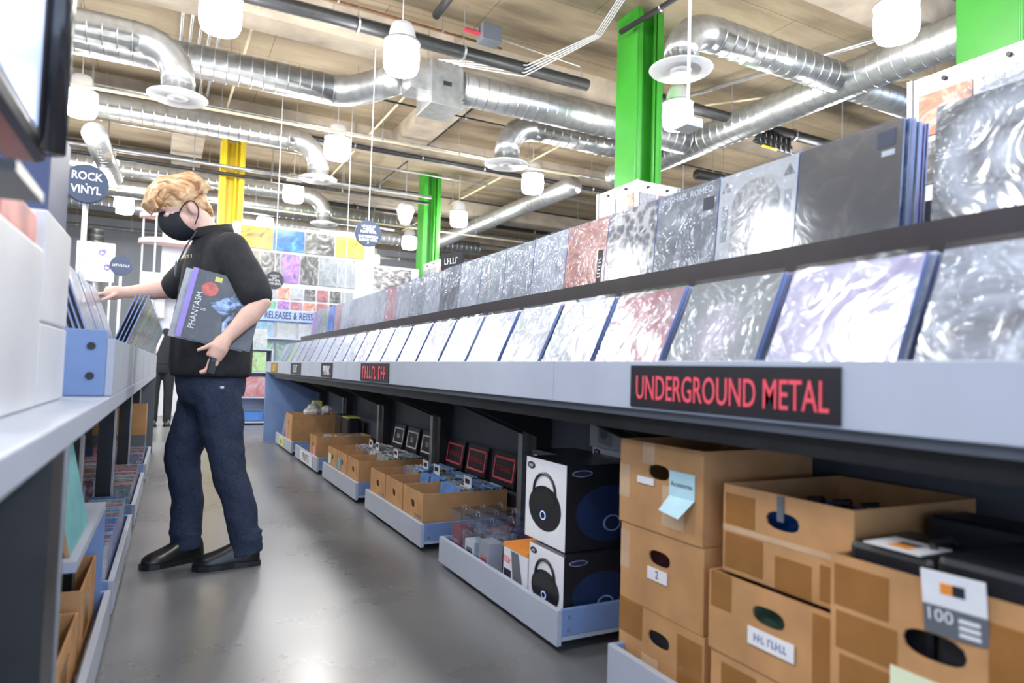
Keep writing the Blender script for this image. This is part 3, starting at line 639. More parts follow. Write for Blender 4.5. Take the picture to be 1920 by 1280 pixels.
c2=media_case(1.34,.612,.44,.19,.25,.215,'larger black zip case at the right in the open box')
c3=media_case(1.545,.70,.44,.36,.14,.23,'black case lying across the back of the open box')
o=empty('hang_tag',(1.19,.66,.575),0,'white tag printed 100 hanging over the box edge','tag'); o.rotation_euler=(0,R(-8),R(6))
o.scale=(.85,.85,.85)
MB().box(-.002,-.058,0,.002,.058,.07).build('white_half',M_PAPER,o,bevel=.001); MB().box(-.002,-.058,-.06,.002,.058,0).build('dark_half',M_GREYD,o,bevel=.001)
text('print','100',.036,M_PAPER,o,(-.0025,.028,-.02),FACE_AISLE_R,1,.0003); MB().box(-.003,.0,.028,-.002,.022,.05).build('orange_logo',M_ORANGE,o); MB().box(-.003,-.022,.028,-.002,0,.05).build('dark_logo',M_INK,o)
for q in range(3): MB().box(-.003,-.045,-.05+q*.014,-.002,-.008,-.042+q*.014).build('print_line',M_PAPER,o)
for i in range(5):
    o=empty('cable_coil',(1.5+.03*i,1.16-.055*i,.59),0,'thin orange-edged cable coil in the big taped box, %s from the left'%ORD[i],'cable','cable coils in the taped box'); o.rotation_euler=(R(80),0,R(15*i))
    MB().tube([(.055*math.cos(a),.055*math.sin(a),.004*math.sin(3*a)) for a in [2*PI*j/20 for j in range(20)]],.0035,6).build('loop',M_BLACK if i%2 else M_ORANGE,o,True); MB().lathe([(.012,-.02),(.012,.02)],(0,.055,0),8).build('tie',M_BLACK,o)
for i,(bx,m_) in enumerate(((b1,'pale'),(b2,'red'),(b4,'dark'),(b5,'dark'),(b6,'blue'),(b7,'dark'))):
    for k in range(5):
        put_record(m_,(bx.location.x-.13+.05*k,bx.location.y,bx.location.z+.009),0,RB,'thin sleeve standing inside %s'%bx['label'].split(',')[0],'sleeves inside the stacked boxes',name='boxed_sleeve').scale=(.95,1,.5 if i!=3 else .45)

# boombox cartons and electronics on the fourth tray
def carton_print(x,y,z,w,d,h,label,face,side,kind,logo=M_INK):
    """printed product carton: front (towards -X) w wide, d deep, h tall"""
    o=empty('product_carton',(x,y,z),0,label,'carton')
    b=MB(); b.box(0,-w/2,0,d,w/2,h); me=b.mesh('carton_body',[face,side])
    for p in me.polygons: p.material_index=0 if p.normal.x<-.9 else 1
    link('carton_body',me,o,.002)
    e=-.0012
    def oval(cy,cz,a,c,m,name,yy=None,n=24,ring=None):
        pts=[(e,cy+a*math.cos(2*PI*j/n),cz+c*math.sin(2*PI*j/n)) for j in range(n)]; MB().poly(pts,0,(.0012,0,0)).build(name,m,o)
    def oval_side(cx,cz,a,c,m,name,off=0):
        pts=[(cx+a*math.cos(2*PI*j/24),-w/2-.0012-off,cz+c*math.sin(2*PI*j/24)) for j in range(24)]; MB().poly(pts,0,(0,.0012,0)).build(name,m,o)
    oval(w*.36,h*.9,w*.1,h*.045,logo,'logo_oval'); strokes('logo_print',[5],h*.05,M_PAPER,o,(e-.0006,w*.36,h*.9),FACE_AISLE_R,.8,.0004)
    if kind=='boombox':
        e=-.0014; oval(0,h*.42,w*.4,h*.27,M_BLKPL,'boombox_picture'); e=-.002; oval(w*.02,h*.52,w*.28,h*.1,M_BLACK,'boombox_lid_picture'); oval(w*.03,h*.33,w*.07,h*.055,M_SCREEN,'dial_picture'); e=-.0026; oval(w*.03,h*.33,w*.05,h*.04,M_BLKPL,'dial_picture')
        MB().tube([(e,w*.27*math.cos(a),h*.6+h*.24*math.sin(a)) for a in [PI*j/12 for j in range(13)]],.006,6).build('handle_picture',M_BLKPL,o)
        oval_side(d*.2,h*.9,d*.13,h*.04,M_EDGE,'side_logo'); oval_side(d*.2,h*.9,d*.115,h*.03,M_INK,'side_logo',.0008)
        oval_side(d*.55,h*.42,d*.42,h*.33,pm('navy_picture',(.012,.03,.09),.3),'side_picture'); oval_side(d*.6,h*.3,d*.12,h*.1,M_EDGE,'side_dial',.001); oval_side(d*.6,h*.3,d*.095,h*.08,pm('navy_picture',(.012,.03,.09),.3),'side_dial',.0016)
    elif kind=='speaker':
        MB().poly([(e,w*.22,h*.12),(e,-w*.22,h*.05),(e,-w*.24,h*.6),(e,w*.22,h*.68)],0,(.001,0,0)).build('speaker_picture',pm('grey_picture',(.25,.26,.28),.5),o); e=-.0022; oval(.01,h*.36,w*.13,h*.16,pm('grey_picture_dark',(.12,.12,.13),.5),'cone_picture')
        MB().tube([(e,w*.2,h*.66),(e,w*.14,h*.86),(e,-w*.2,h*.8),(e,-w*.22,h*.6)],.006,6).build('handle_picture',pm('grey_picture',(.25,.26,.28),.5),o)
        oval_side(d*.55,h*.4,d*.3,h*.3,pm('grey_picture_dark',(.12,.12,.13),.5),'side_picture')
    elif kind=='retro':
        MB().box(e,-w*.3,h*.15,.001,w*.25,h*.6).build('radio_picture',M_REDD,o); e=-.002; MB().box(e,-w*.22,h*.2,.0,w*.18,h*.5).build('radio_front_picture',M_BLKPL,o); MB().box(e,-w*.5,h*.62,.0,-w*.1,h*.8).build('red_flash_print',M_RED,o); oval(w*.38,h*.86,w*.1,h*.06,M_EDGE,'badge')
        strokes('print',[4],h*.09,M_RED,o,(e-.001,-w*.02,h*.54),FACE_AISLE_R,.8,.0004); MB().box(e,-w*.45,h*.86,.0,w*.2,h*.93).build('caption_print',M_ORANGE,o)
    return o
WF=pm('white_carton_face',(.78,.80,.86),.35,var=.03); BS=pm('black_carton_side',(.012,.014,.02),.3,var=.2); GF=pm('grey_carton_face',(.42,.43,.47),.5,var=.06)
carton_print(1.27,2.13,.057,.25,.3,.25,'lower white boombox carton at the near end of the tray',WF,BS,'boombox')
carton_print(1.30,2.2,.309,.30,.34,.31,'large white boombox carton stacked on top',WF,BS,'boombox')
carton_print(1.53,2.57,.057,.26,.22,.27,'dark carton under the red radio carton',pm('dark_carton_face',(.05,.05,.06),.4),BS,'retro')
carton_print(1.53,2.58,.329,.26,.22,.27,'black and red retro radio carton behind the clear cases',pm('dark_carton_face',(.05,.05,.06),.4),BS,'retro')
carton_print(1.65,2.25,.057,.3,.12,.33,'plain dark carton hidden behind the boombox cartons',BS,BS,'plain')
carton_print(1.65,2.28,.389,.24,.12,.26,'white speaker carton seen just above the large boombox carton',WF,BS,'speaker')
carton_print(1.60,2.24,.651,.22,.18,.18,'grey carton with a cube speaker picture on top',GF,pm('grey_carton_side',(.07,.07,.08),.5),'speaker')
o=empty('product_carton',(1.265,2.36,.057),0,'white and orange carton before the boombox cartons','carton')
MB().box(0,-.1,0,.14,.1,.2).build('carton_body',WF,o,bevel=.002); MB().box(-.0015,-.101,.185,.141,.101,.2015).build('orange_band',M_ORANGE,o); MB().poly([(-.002,.0,.0),(-.002,-.09,.0),(-.002,-.03,.18),(-.002,.03,.18)],0,(.001,0,0)).build('grey_wedge_print',M_GREYD,o); MB().box(-.002,.03,.06,0,.09,.1).build('dark_print',M_INK,o); strokes('print',[3],.035,M_RED,o,(-.003,.06,.14),FACE_AISLE_R,1,.0004)
k=0
for r_ in range(3):
    for c_ in range(3):
        k+=1
        o=empty('clear_case',(1.292+.094*r_,2.63+.15*c_,.057),0,'clear plastic security case, row %s from the aisle, %s from the camera'%(ORD[r_],ORD[c_]),'case','clear security cases on the tray')
        MB().box(-.045,-.065,0,.045,.065,.235).build('clear_shell',M_CLEAR,o)
        MB().tube([(0,-.018,.236),(0,-.014,.256),(0,.014,.256),(0,.018,.236)],.005,6).build('hanger_loop',M_CLEAR,o,True)
        MB().box(-.036,-.05,.003,.03,.05,.13+.03*(k%2)).build('small_carton',[WF,GF,WF,pm('maroon_print',(.3,.04,.07),.5)][k%4],o); MB().box(-.038,-.03,.03,-.0365,.03,.1).build('product_picture',[M_GREYD,M_REDD,M_INK][k%3],o)

# cardboard boxes on the far trays
for i,y in enumerate((3.52,3.86,4.20)):
    carton(1.24+.25,y,.057,.32,.5,.235,RB,'open box of singles on the fourth tray from the far end, %s from the camera'%ORD[i],((.6,.0,.95,.5,1),) if i!=1 else ((.1,.0,.9,.2,0),),hr=(.03,.022))
for i,y in enumerate((4.83,5.17,5.50)):
    carton(1.24+.25,y,.057,.31,.5,.235,RB,['open box with white sticker, nearest on the noted tray','open box with a blue note on the noted tray','open box with a green note on the noted tray'][i],((.1,.0,.9,.25,1),),hr=(.03,.022))
    o=empty('sticky_note',(1.237,y+(.0 if i==0 else .08),.2 if i else .1),0,['white sticker low on the nearest noted box','blue note on the middle noted box','pale green note on the far noted box'][i],'label'); MB().box(-.001,-.045,-.04,.001,.045,.04).build('paper',[M_PAPER,pm('blue_note',(.12,.45,.7),.6),M_NOTEY][i],o)
carton(1.24+.25,6.3,.057,.3,.5,.26,RB,'open box with a pink sticker on the PRINTS tray',(),hr=(.03,.024))
carton(1.24+.25,7.68,.12,.42,.5,.30,RB,'large box with a small pink sticker on the farthest tray',(),hr=(.03,.024))
for x,y,z,l in ((1.237,6.22,.17,'pink sticker on the box above the PRINTS tray'),(1.237,7.75,.24,'small pink sticker on the large far box')):
    o=empty('sticker',(x,y,z),0,l,'label'); MB().box(-.001,-.035,-.06,.001,.035,.06).build('paper',M_PINK,o)
o=empty('plastic_bag',(1.55,7.6,.42),0,'crumpled clear plastic and yellow packet on the large far box','bag')
b=MB(); random.seed(3)
for i in range(6): b.ell((random.uniform(-.1,.1),random.uniform(-.2,.1),random.uniform(0,.08)),(.07,.08,.05),8,6)
b.build('crumpled_film',pm('milky_film',(.7,.7,.68),.25,var=.2),o); MB().box(-.05,.1,.0,.05,.22,.14).build('yellow_packet',M_LIME,o,bevel=.01)
for i,(y,c) in enumerate(((8.28,'white'),(8.2,'grey'),(8.12,'pale'))): put_record(c,(1.28+.045*i,y,.06),R(8),RB,['white boxed set standing at the far end of the farthest tray','grey boxed set beside the white one on the farthest tray','pale boxed set third on the farthest tray'][i],'boxed sets on the far tray',name='boxed_set').scale=(.6,6,.95)
for i in range(3): put_record('white',(1.29+.025*i,6.27+.02*i,.075),R(12),RB,'white sleeve leaning in the pink stickered box, %s'%ORD[i],'white sleeves in the pink stickered box').scale=(.55,1,.8)
# CD cases filed behind the boxes, and their dividers and back signs
CDM=[MB().box(-.071,-.005,0,.071,.005,.125).mesh('cd_case',m) for m in (COV['dark'],pm('blue_cd_spines',(.08,.22,.55),.25,var=.3,coat=.5),pm('clear_cd_spines',(.45,.50,.56),.2,var=.3,coat=.6),COV['grey'])]
for bi,(by,bw,wts) in enumerate([(y,.32,[CDM[1],CDM[2],CDM[1],CDM[0]]) for y in (3.52,3.86,4.20)]+[(y,.31,[CDM[2],CDM[3],CDM[0]]) for y in (4.83,5.17,5.50)]+[(6.3,.30,[CDM[2],CDM[3],CDM[0]])]):
    bx=[q for q in bpy.data.objects if q.name.startswith('cardboard_box') and abs(q.location.y-by)<.004 and abs(q.location.x-1.49)<.02][0]
    MB().box(-bw/2+.012,-.07,.008,bw/2-.012,.24,.12).build('raised_insert',M_CARDI,bx)
    for c_ in (-1,1):
        for k in range(20):
            xx=1.435+.0135*k
            if abs(xx-1.53)<.012 or random.random()<.06: continue
            o=link('cd_case',random.choice(wts)); o.location=(xx,by+c_*.0722,.1785+random.uniform(0,.008)); o.rotation_euler=(R(-14)+random.uniform(-.02,.02),0,RZR); o.scale=(.98,.8,1)
            tag(o,'jewel case filed in the %s column of the %s box of discs'%(['near','far'][(c_+1)//2],ORD[bi]),'cd case','jewel cases in the boxes under the right rack')
for i,y in enumerate((3.45,3.93,4.13,4.76,5.24,5.43)):
    o=empty('divider_card',(1.535,y,.18),0,'white cd divider card sticking up, %s from the camera under the rack'%ORD[i],'divider','white cd dividers'); MB().box(-.002,-.05,0,.002,.05,.18).build('card',M_PAPER,o,bevel=.001); MB().box(-.003,-.03,.14,-.002,.03,.165).build('print',M_INK,o)
for i,y in enumerate((3.48,3.86,4.22)):
    o=empty('shelf_sign',(1.765,y,.293),0,'black shelf sign with red frame and lettering, %s from the camera'%ORD[i],'sign'); o.rotation_euler=(0,R(8),0)
    MB().box(-.004,-.15,0,.004,.15,.19).build('sign_plate',M_SIGNB,o); b=MB()
    for q in ((-.13,.03,.13,.042),(-.13,.15,.13,.162),(-.13,.03,-.118,.162),(.118,.03,.13,.162)): b.box(-.006,q[0],q[1],-.004,q[2],q[3])
    b.build('red_frame',M_RED,o); strokes('print',[9],.042,M_REDD,o,(-.0055,0,.095),FACE_AISLE_R,1,.0006)
for i,y in enumerate((4.75,5.1,5.45)):
    o=empty('shelf_sign',(1.765,y,.293),0,'black shelf sign with white frame and lettering, %s from the camera'%ORD[i],'sign'); o.rotation_euler=(0,R(8),0)
    MB().box(-.004,-.14,0,.004,.14,.19).build('sign_plate',M_SIGNB,o); b=MB()
    for q in ((-.12,.03,.12,.042),(-.12,.15,.12,.162),(-.12,.03,-.108,.162),(.108,.03,.12,.162)): b.box(-.006,q[0],q[1],-.004,q[2],q[3])
    b.build('white_frame',M_PAPER,o); strokes('print',[3],.05,M_PAPER,o,(-.0055,0,.095),FACE_AISLE_R,.9,.0006)
for i,y in enumerate((6.62,6.92)):
    o=empty('black_bag',(1.66,y,.058),0,['black slip bag with lime rim at the back of the PRINTS tray','plain black slip bag beside it at the back'][i],'bag'); MB().box(-.06,-.13,0,.06,.13,.4).build('bag_body',M_BLKPL,o,bevel=.02)
    MB().box(-.062,-.13,.395,.062,.13,.405).build('rim',M_LIME if i==0 else M_BLACK,o)

# ------------------------------------------------------------------ left rack (runs about half a degree off the right one)
LA=-.0108
def LP(x,y,z=0):
    """point given in the left rack's own axes -> world"""
    return (-.165+(x+.165)*math.cos(LA)-y*math.sin(LA), (x+.165)*math.sin(LA)+y*math.cos(LA), z)
lk=empty('record_rack',LP(-.165,-.6),LA,'grey table rack along the left side of the aisle','rack')
def lpb(name,b,m,bev=0):
    for i,v in enumerate(b.v): b.v[i]=(v[0]+.165,v[1]+.6,v[2])
    return b.build(name,m,lk,bevel=bev)
LE=7.9
lpb('table_top',MB().box(-.85,-.6,.79,-.165,LE,.84),M_GREY,.003)
lpb('end_panel',MB().box(-.85,LE,0,-.165,LE+.03,.84),M_GREYD); lpb('back_panel',MB().box(-.84,-.6,0,-.82,LE,.79),M_GREYD)
for y in (1.28,2.70,4.16,5.65,7.1):
    lpb('post',MB().box(-.34,y-.03,0,-.27,y+.03,.79) if y>1.5 else MB().box(-.25,y+.06,0,-.172,y+.22,.79),M_BLACK); lpb('post_edge',MB().box(-.27,y-.03,0,-.262,y+.03,.79) if y>1.5 else MB().box(-.172,y+.2,0,-.168,y+.22,.79),M_PIPEG)
    lpb('bracket',MB().poly([(-.34,y,.785),(-.2,y,.785),(-.2,y,.76),(-.34,y,.6)],0,(0,.02,0)),M_BLACK)
# record bin on the table
bn=empty('record_bin',LP(-.165,2.36,.841),LA,'long grey record bin on the left table top','bin')
MB().box(-.02,0,0,0,5.45,.175).build('front_panel',M_GREY,bn,bevel=.002); MB().box(-.42,0,0,-.02,.02,.2).build('end_panel',M_BLUEP,bn,bevel=.003); MB().box(-.42,5.43,0,-.02,5.45,.2).build('end_panel',M_BLUEP,bn)
MB().box(-.42,.02,0,-.40,5.43,.22).build('back_panel',M_GREYD,bn); MB().box(-.40,.02,.09,-.02,5.43,.105).build('bin_floor',M_GREYD,bn)
for j in range(1,5): MB().box(-.0,1.09*j-.004,.002,.0015,1.09*j+.004,.174).build('seam_strip',M_PIPEG,bn)
for zz in (.06,.15): MB().tube([(-.06,-.004,zz),(-.06,.0,zz)],.012,8).build('bolt',M_BLACK,bn)
LEFTC=['white','pale','white','red','colour','dark','dark','colour','grey','dark','colour','white','dark','pale','dark']
for i,c in enumerate(LEFTC):
    p=LP(-.215 if i<3 else -.225,2.56+.345*i,.952)
    stack(p[0],p[1],p[2],R(19) if i<3 else R(-20),RZL+LA,c,(9 if i==0 else 7 if i<3 else 4),['pale record in a clear sleeve nearest the camera in the left bin','left bin front cover, second from the camera'][i] if i<2 else 'left bin front cover, %s from the camera'%ORD[i],'in the %s stack of the left bin'%ORD[i],gap=.016)
# white cartons, navy box and monitor at the left edge
def plain_carton(name,x0,y0,z0,x1,y1,z1,m,label,lab_m=None):
    c=LP((x0+x1)/2,(y0+y1)/2,z0); o=empty(name,c,LA,label,'carton'); hx,hy=(x1-x0)/2,(y1-y0)/2
    MB().box(-hx,-hy,0,hx,hy,z1-z0).build('carton_body',m,o,bevel=.006)
    MB().box(-hx+.02,-.012,z1-z0,hx-.02,.012,z1-z0+.0008).build('tape_strip',M_CLRTAPE,o)
    if lab_m: MB().box(hx-.0005,-hy*.7,.03,hx+.0012,hy*.2,.1).build('printed_patch',lab_m,o)
    return o
WC=pm('glossy_white_carton',(.66,.68,.72),.35,var=.08,scale=4)
plain_carton('white_carton',-.6,1.80,.841,-.27,2.2,1.03,WC,'lower white carton beside the blue bin end')
plain_carton('white_carton',-.6,1.81,1.032,-.27,2.19,1.285,WC,'upper white carton stacked beside the bin end')
plain_carton('white_carton',-.62,1.2,.841,-.27,1.79,1.19,WC,'tall white carton at the left edge of the picture')
plain_carton('navy_box',-.53,1.9,1.288,-.285,2.2,1.54,pm('navy_card',(.055,.075,.17),.45,var=.06),'navy blue box standing on the white cartons')
plain_carton('red_white_packet',-.45,1.42,1.192,-.28,1.75,1.26,pm('red_white_pack',(.6,.22,.2),.4,var=.5,scale=8),'small red and white packet on the tall carton')
o=empty('monitor',LP(-.275,1.2,1.192),LA,'tall monitor with pale blue screen and black glossy bezel, far left','monitor')
MB().box(-.04,-.45,.13,.04,.36,.8).build('housing',M_BLKPL,o,bevel=.02); MB().box(.0405,-.43,.16,.043,.2,.78).build('screen',M_SCREEN,o); MB().tube([(.045,.29,.14),(.045,.29,.79)],.03,10).build('bezel_edge',pm('chrome_black',(.06,.06,.065),.15,.5),o,True); MB().box(-.08,-.14,0,.08,.06,.015).build('foot',M_BLKPL,o); MB().box(-.02,-.08,.015,.02,.0,.14).build('neck',M_BLKPL,o)
# trays, boxes and discs under the left table
for i,(a,b) in enumerate(((1.55,2.75),(2.86,4.05),(4.32,5.55),(5.98,7.2))):
    c=LP(-.43,(a+b)/2); o=tray(-.70,a,-.16,b,'%s floor tray from the camera under the left rack'%ORD[i],'x1'); o.location=(c[0],c[1],0); o.rotation_euler=(0,0,LA)
    if i==0: continue
    n=int((min(b,6.65)-a-.1)/.02)
    for r_,x in enumerate((-.27,-.45)):
        for k in range(0,n):
            if random.random()<.12: continue
            m=random.choice(['white','dark','red','grey','blue','pale'] if i==1 else ['dark','dark','grey','red','white']); q=LP(x,a+.06+.02*k,.06 if r_==0 else .12)
            put_record(m,q,R(-14),LA+PI,'small disc case in the %s row on the %s left tray'%(['front','back'][r_],ORD[i]),'disc cases on the left trays',name='disc_case').scale=(.5,1.5,.62 if i==1 else .5)
for i,(y,z,h,l) in enumerate(((2.02,.058,.19,'nearest open cardboard box under the left table'),(2.48,.058,.23,'taller open cardboard box behind the nearest one at left'))):
    c=LP(-.385,y); carton(c[0],c[1],z,.40,.36,h,RZL+LA,l,((.2,.3,.5,.8,1),),hr=(.04,.02))
c=LP(-.4,6.9); carton(c[0],c[1],.3,.3,.4,.26,RZL+LA,'open cardboard box at the far end under the left table',(),hr=(.03,.02))
o=empty('box_stand',(c[0],c[1],.056),LA,'grey stand under the far left cardboard box','stand'); MB().box(-.2,-.15,0,.2,.15,.243).build('stand_body',M_GREYD,o)
o=empty('wall_shelf',LP(-.44,2.25,0),LA,'grey shelf with a panel side under the left table','shelf'); MB().box(-.2,-.3,.43,.25,.49,.455).build('shelf_board',M_GREY,o); MB().box(-.2,.47,.0,.25,.49,.43).build('side_panel',M_BLUEP,o); MB().box(-.2,-.3,.0,-.18,.47,.43).build('back_board',M_GREYD,o)
for k in range(7):
    q=LP(-.215-.03*k,2.2+.03*(k%3),.457); p=put_record('dark',q,R(12),RZL+LA,['teal edged card mailer on the shelf under the left table','brown card mailer right behind the teal edged one'][k] if k<2 else 'brown card mailer in the row on the left under-table shelf, %s back'%ORD[k],'card mailers under the left table',name='card_mailer'); p.scale=(1.3,2,.9); p.data=record_mesh('mailer',M_CARD if k else pm('teal_card',(.16,.42,.45),.6),M_CARD)

# ------------------------------------------------------------------ poster wall, far displays and background fixtures
pw=empty('display_wall',(2.05,12.05,0),0,'white display wall of posters and record covers behind the person','display')
MB().box(-1.15,0,0,1.2,.08,3.35).build('wall_panel',M_WHITE,pw); MB().box(1.2,-.06,0,1.26,.1,3.5).build('white_post',M_WHITE,pw)
for z in (.62,1.02,1.42): MB().box(-1.15,-.2,z-.03,1.15,-.0,z).build('ledge',M_GREY,pw)
top=['yellow','blue','photo','lemon']
for i,c in enumerate(top):
    o=empty('poster',(1.03+.53*i+.25,12.03,2.93),0,['yellow poster with a dark figure, top row','blue poster with swimming shapes, top row','black and white group photo poster, top row','lemon yellow poster at the right of the top row'][i],'poster'); MB().box(-.255,-.006,0,.255,.004,.37).build('print',COV[c],o)
sec=['dark','photo','colour','photo','grey','white']
for i,c in enumerate(sec):
    o=empty('poster',(1.2+.325*i,12.03,2.38),0,'portrait poster in the second row of the display wall, %s from the left'%ORD[i],'poster'); MB().box(-.15,-.006,0,.15,.004,.5).build('print',COV[c],o)
for r_ in range(2):
    for i in range(9):
        c=random.choice(['colour','photo','pale','red','white','dark','sunset'])
        put_record(c,(1.1+.22*i,12.02,2.10-.24*r_),0,0,'small cover in the %s pocket row of the display wall, %s from the left'%(['upper','lower'][r_],ORD[i]),'small covers on the display wall',name='small_cover').scale=(.6,1,.62)
for r_ in range(3):
    for i in range(6):
        c=random.choice(['dark','pale','white','red','colour','grey'])
        put_record(c,(1.1+.36*i,11.95,1.424-.4*r_),R(6),0,'record standing on the %s ledge of the display wall, %s from the left'%(['top','middle','bottom'][r_],ORD[i]),'records on the display wall ledges')
o=empty('banner',(1.78,11.93,1.80),0,'pale blue banner reading NEW RELEASES & REISSUES','sign'); MB().box(-.72,-.012,-.1,.72,.012,.1).build('banner_board',pm('periwinkle_board',(.36,.46,.85),.5,var=.03),o,bevel=.01); text('lettering','NEW RELEASES & REISSUES',.17,M_INK,o,(.02,-.0135,-.005),FACE_CAM,.62,.001,bold=.002)
# low shelf unit beside the wall
o=empty('shelf_unit',(1.27,11.2,0),0,'low grey shelf unit with facing records behind the person','shelf')
b=MB(); b.box(-.25,0,0,-.23,.4,1.2); b.box(.23,0,0,.25,.4,1.2); b.box(-.23,.38,0,.23,.4,1.2); b.build('carcass',M_GREY,o)
for z in (.03,.42,.82,1.18): MB().box(-.23,0,z,.23,.38,z+.02).build('shelf_board',M_GREY,o)
MB().box(-.2,.1,.06,.15,.3,.2).build('blue_crate',pm('blue_crate',(.06,.18,.5),.5),o)
for z,c,l in ((.445,'red','white and red record on the lower shelf of the low unit'),(.845,'colour','coloured record on the middle shelf of the low unit'),(1.205,'pale','pale record on top of the low unit')): put_record(c,(1.27,11.22,z),R(8),0,l,'records on the low shelf unit')
# second display wall farther right
pw2=empty('display_wall',(4.6,14.9,0),0,'farther display wall with dark posters left of the far green column','display')
MB().box(-.85,0,0,.6,.08,3.3).build('wall_panel',M_WHITE,pw2)
for i,(x,z,w_,h_,c,l) in enumerate(((4.4,2.75,1.2,.5,'crowd','wide dark poster with red figures on the farther wall'),(4.05,2.15,.34,.5,'lav','lilac poster with bright centre on the farther wall'),(4.45,2.15,.34,.5,'photo','grey poster on the farther wall'),(4.85,2.15,.32,.5,'sunset','pale poster with a blue figure on the farther wall'),(3.85,1.6,.28,.4,'dark','small dark print on the farther wall'),(4.2,1.6,.3,.4,'white','white print with a black ring on the farther wall'),(4.6,1.6,.3,.4,'colour','coloured print on the farther wall'))):
    o=empty('poster',(x,14.88,z),0,l,'poster'); MB().box(-w_/2,-.006,0,w_/2,.006,h_).build('print',COV[c],o)
o=empty('genre_sign',(4.25,9.9,1.95),0,'small black and white genre card standing in the upper tier','sign'); MB().box(-.2,-.01,0,.2,.01,.22).build('card',M_SIGNB,o); strokes('print',[5],.12,M_PAPER,o,(0,-.011,.11),FACE_CAM,.9,.0008)
o.location=(1.66,4.1,1.62); o.rotation_euler=(0,0,R(-70)); o.scale=(.5,1,.5)
# hanging and standing round signs
def round_sign(x,y,z,r,lines,label,rz=0,hang=None,stand=None,face=M_NAVY):
    o=empty('round_sign',(x,y,z),rz,label,'sign')
    dc=MB().poly([(r*math.cos(2*PI*j/40),-.02,r*math.sin(2*PI*j/40)) for j in range(40)],0,(0,.04,0)).build('sign_disc',face,o,bevel=.004)
    for (t,dz,s) in lines:
        if isinstance(t,str): text('lettering',t,s,M_PAPER,dc,(0,-.0215,dz),FACE_CAM,.85,.0008,bold=.002)
        else: strokes('lettering',t,s,M_PAPER,dc,(0,-.0215,dz),FACE_CAM,.85,.0008)
    if hang is not None: MB().tube([(0,0,r),(0,0,hang-z)],.006,6).build('hanging_wire',M_WHITE,o)
    if stand is not None: MB().tube([(0,.03,-r+.02),(0,.03,stand-z)],.02,8).build('stand_pole',M_WHITE,o); 
    return o
o=round_sign(-.60,6.0,2.29,.148,(('ROCK',.055,.085),('.',.015,.08),('VINYL',-.05,.085)),'round dark sign reading ROCK VINYL on a white pole',R(4),stand=1.05)
MB().box(.02,-.01,-.19,.2,.02,-.15).build('clamp_bracket',M_BLACK,o)
round_sign(-.62,10.9,2.29,.14,(([10],0,.05),),'small round dark sign with one white line of lettering at left',R(4),stand=0.0)
round_sign(2.39,9.0,2.79,.18,(([10],.1,.045),('< METAL',.06,.045),('PUNK VINYL',.02,.045),('ELECTRONIC &',-.045,.045),('DANCE VINYL',-.09,.045),('>',-.13,.045)),'round navy hanging sign listing metal, punk and dance vinyl',R(-8),hang=CEIL)
round_sign(1.46,11.0,2.28,.14,(([8],.07,.04),([4],.035,.04),([4,4],.0,.045),([5,5],-.055,.045)),'small round dark sign in front of the portrait posters',R(-4),hang=CEIL,face=M_SIGNB)
round_sign(2.62,11.2,1.84,.11,(([4,4],0,.045),),'small round dark sign partly hidden by the upper tier records',R(-4),hang=CEIL,face=M_SIGNB)
# left background: curved tower shelf, white board
o=empty('tower_shelf',(.05,13.2,0),0,'tall white tower shelf with rounded pale pink shelves at left','shelf')
MB().box(-.2,.1,0,.6,.5,3.6).build('back_body',M_WHITE,o)
for z in (2.1,3.0,3.45):
    pts=[(-.2+.8*0,.1,z)]+[(-.15-.42*math.cos(a),-.02-.42*math.sin(a)+.1,z) for a in [PI*.0+PI/2*j/10 for j in range(11)]]+[(.6,-.32,z),(.6,.1,z)]
    MB().poly(pts,0,(0,0,.08)).build('curved_shelf',M_PINKW,o)
for x,y in ((-.5,.02),(-.3,-.25)): MB().tube([(x,y,0),(x,y,3.5)],.015,8).build('pole',M_WHITE,o)
MB().box(-.5,-.1,1.7,-.1,.3,2.5).build('white_bin',M_WHITE,o,bevel=.03)
o=empty('notice_board',(-1.35,16,2.55),0,'white board with purple swirl marks on the far left','board'); MB().box(-.35,-.02,0,.32,.02,.8).build('board',M_WHITE,o)
for k,(x,z) in enumerate(((.1,.6),(.2,.3))): MB().tube([(x+.07*math.cos(a)*(1-a/14),-.025,z+.07*math.sin(a)*(1-a/14)) for a in [j*.4 for j in range(22)]],.012,6).build('swirl_print',pm('violet_print',(.12,.08,.4),.5),o)
MB().box(-.3,.0,-2.55,-.26,.02,0).build('board_leg',M_PIPEG,o); MB().box(.24,.0,-2.55,.28,.02,0).build('board_leg',M_PIPEG,o)

# ------------------------------------------------------------------ people
def ring(c, f, s, a, b, k=16, up=None):
    c=Vector(c); f=Vector(f); s=Vector(s); return [c+f*(a*math.cos(2*PI*j/k))+s*(b*math.sin(2*PI*j/k)) for j in range(k)]
def limb(b, pts, seg=14, end=True):
    """tapered limb: list of (point, radius)"""
    b.tube([p for p,_ in pts],[r for _,r in pts],seg)
    for p,r in ((pts[0],pts[-1]) if end else (pts[0],)): b.ell(p,(r,r,r),12,8)
def remesh(o, vox, smooth=6):
    m=o.modifiers.new('remesh','REMESH'); m.mode='VOXEL'; m.voxel_size=vox; m.use_smooth_shade=True
    if smooth: s=o.modifiers.new('smooth','SMOOTH'); s.iterations=smooth; s.factor=.5
    return o
def crease(o, amount, size):
    """soft cloth folds pushed into the surface"""
    t=bpy.data.textures.new('cloth_folds','CLOUDS'); t.noise_scale=size; t.noise_depth=1
    d=o.modifiers.new('folds','DISPLACE'); d.texture=t; d.strength=amount; d.mid_level=.5; d.texture_coords='LOCAL'
def lerp(a,b,t): return tuple(Vector(a).lerp(Vector(b),t))
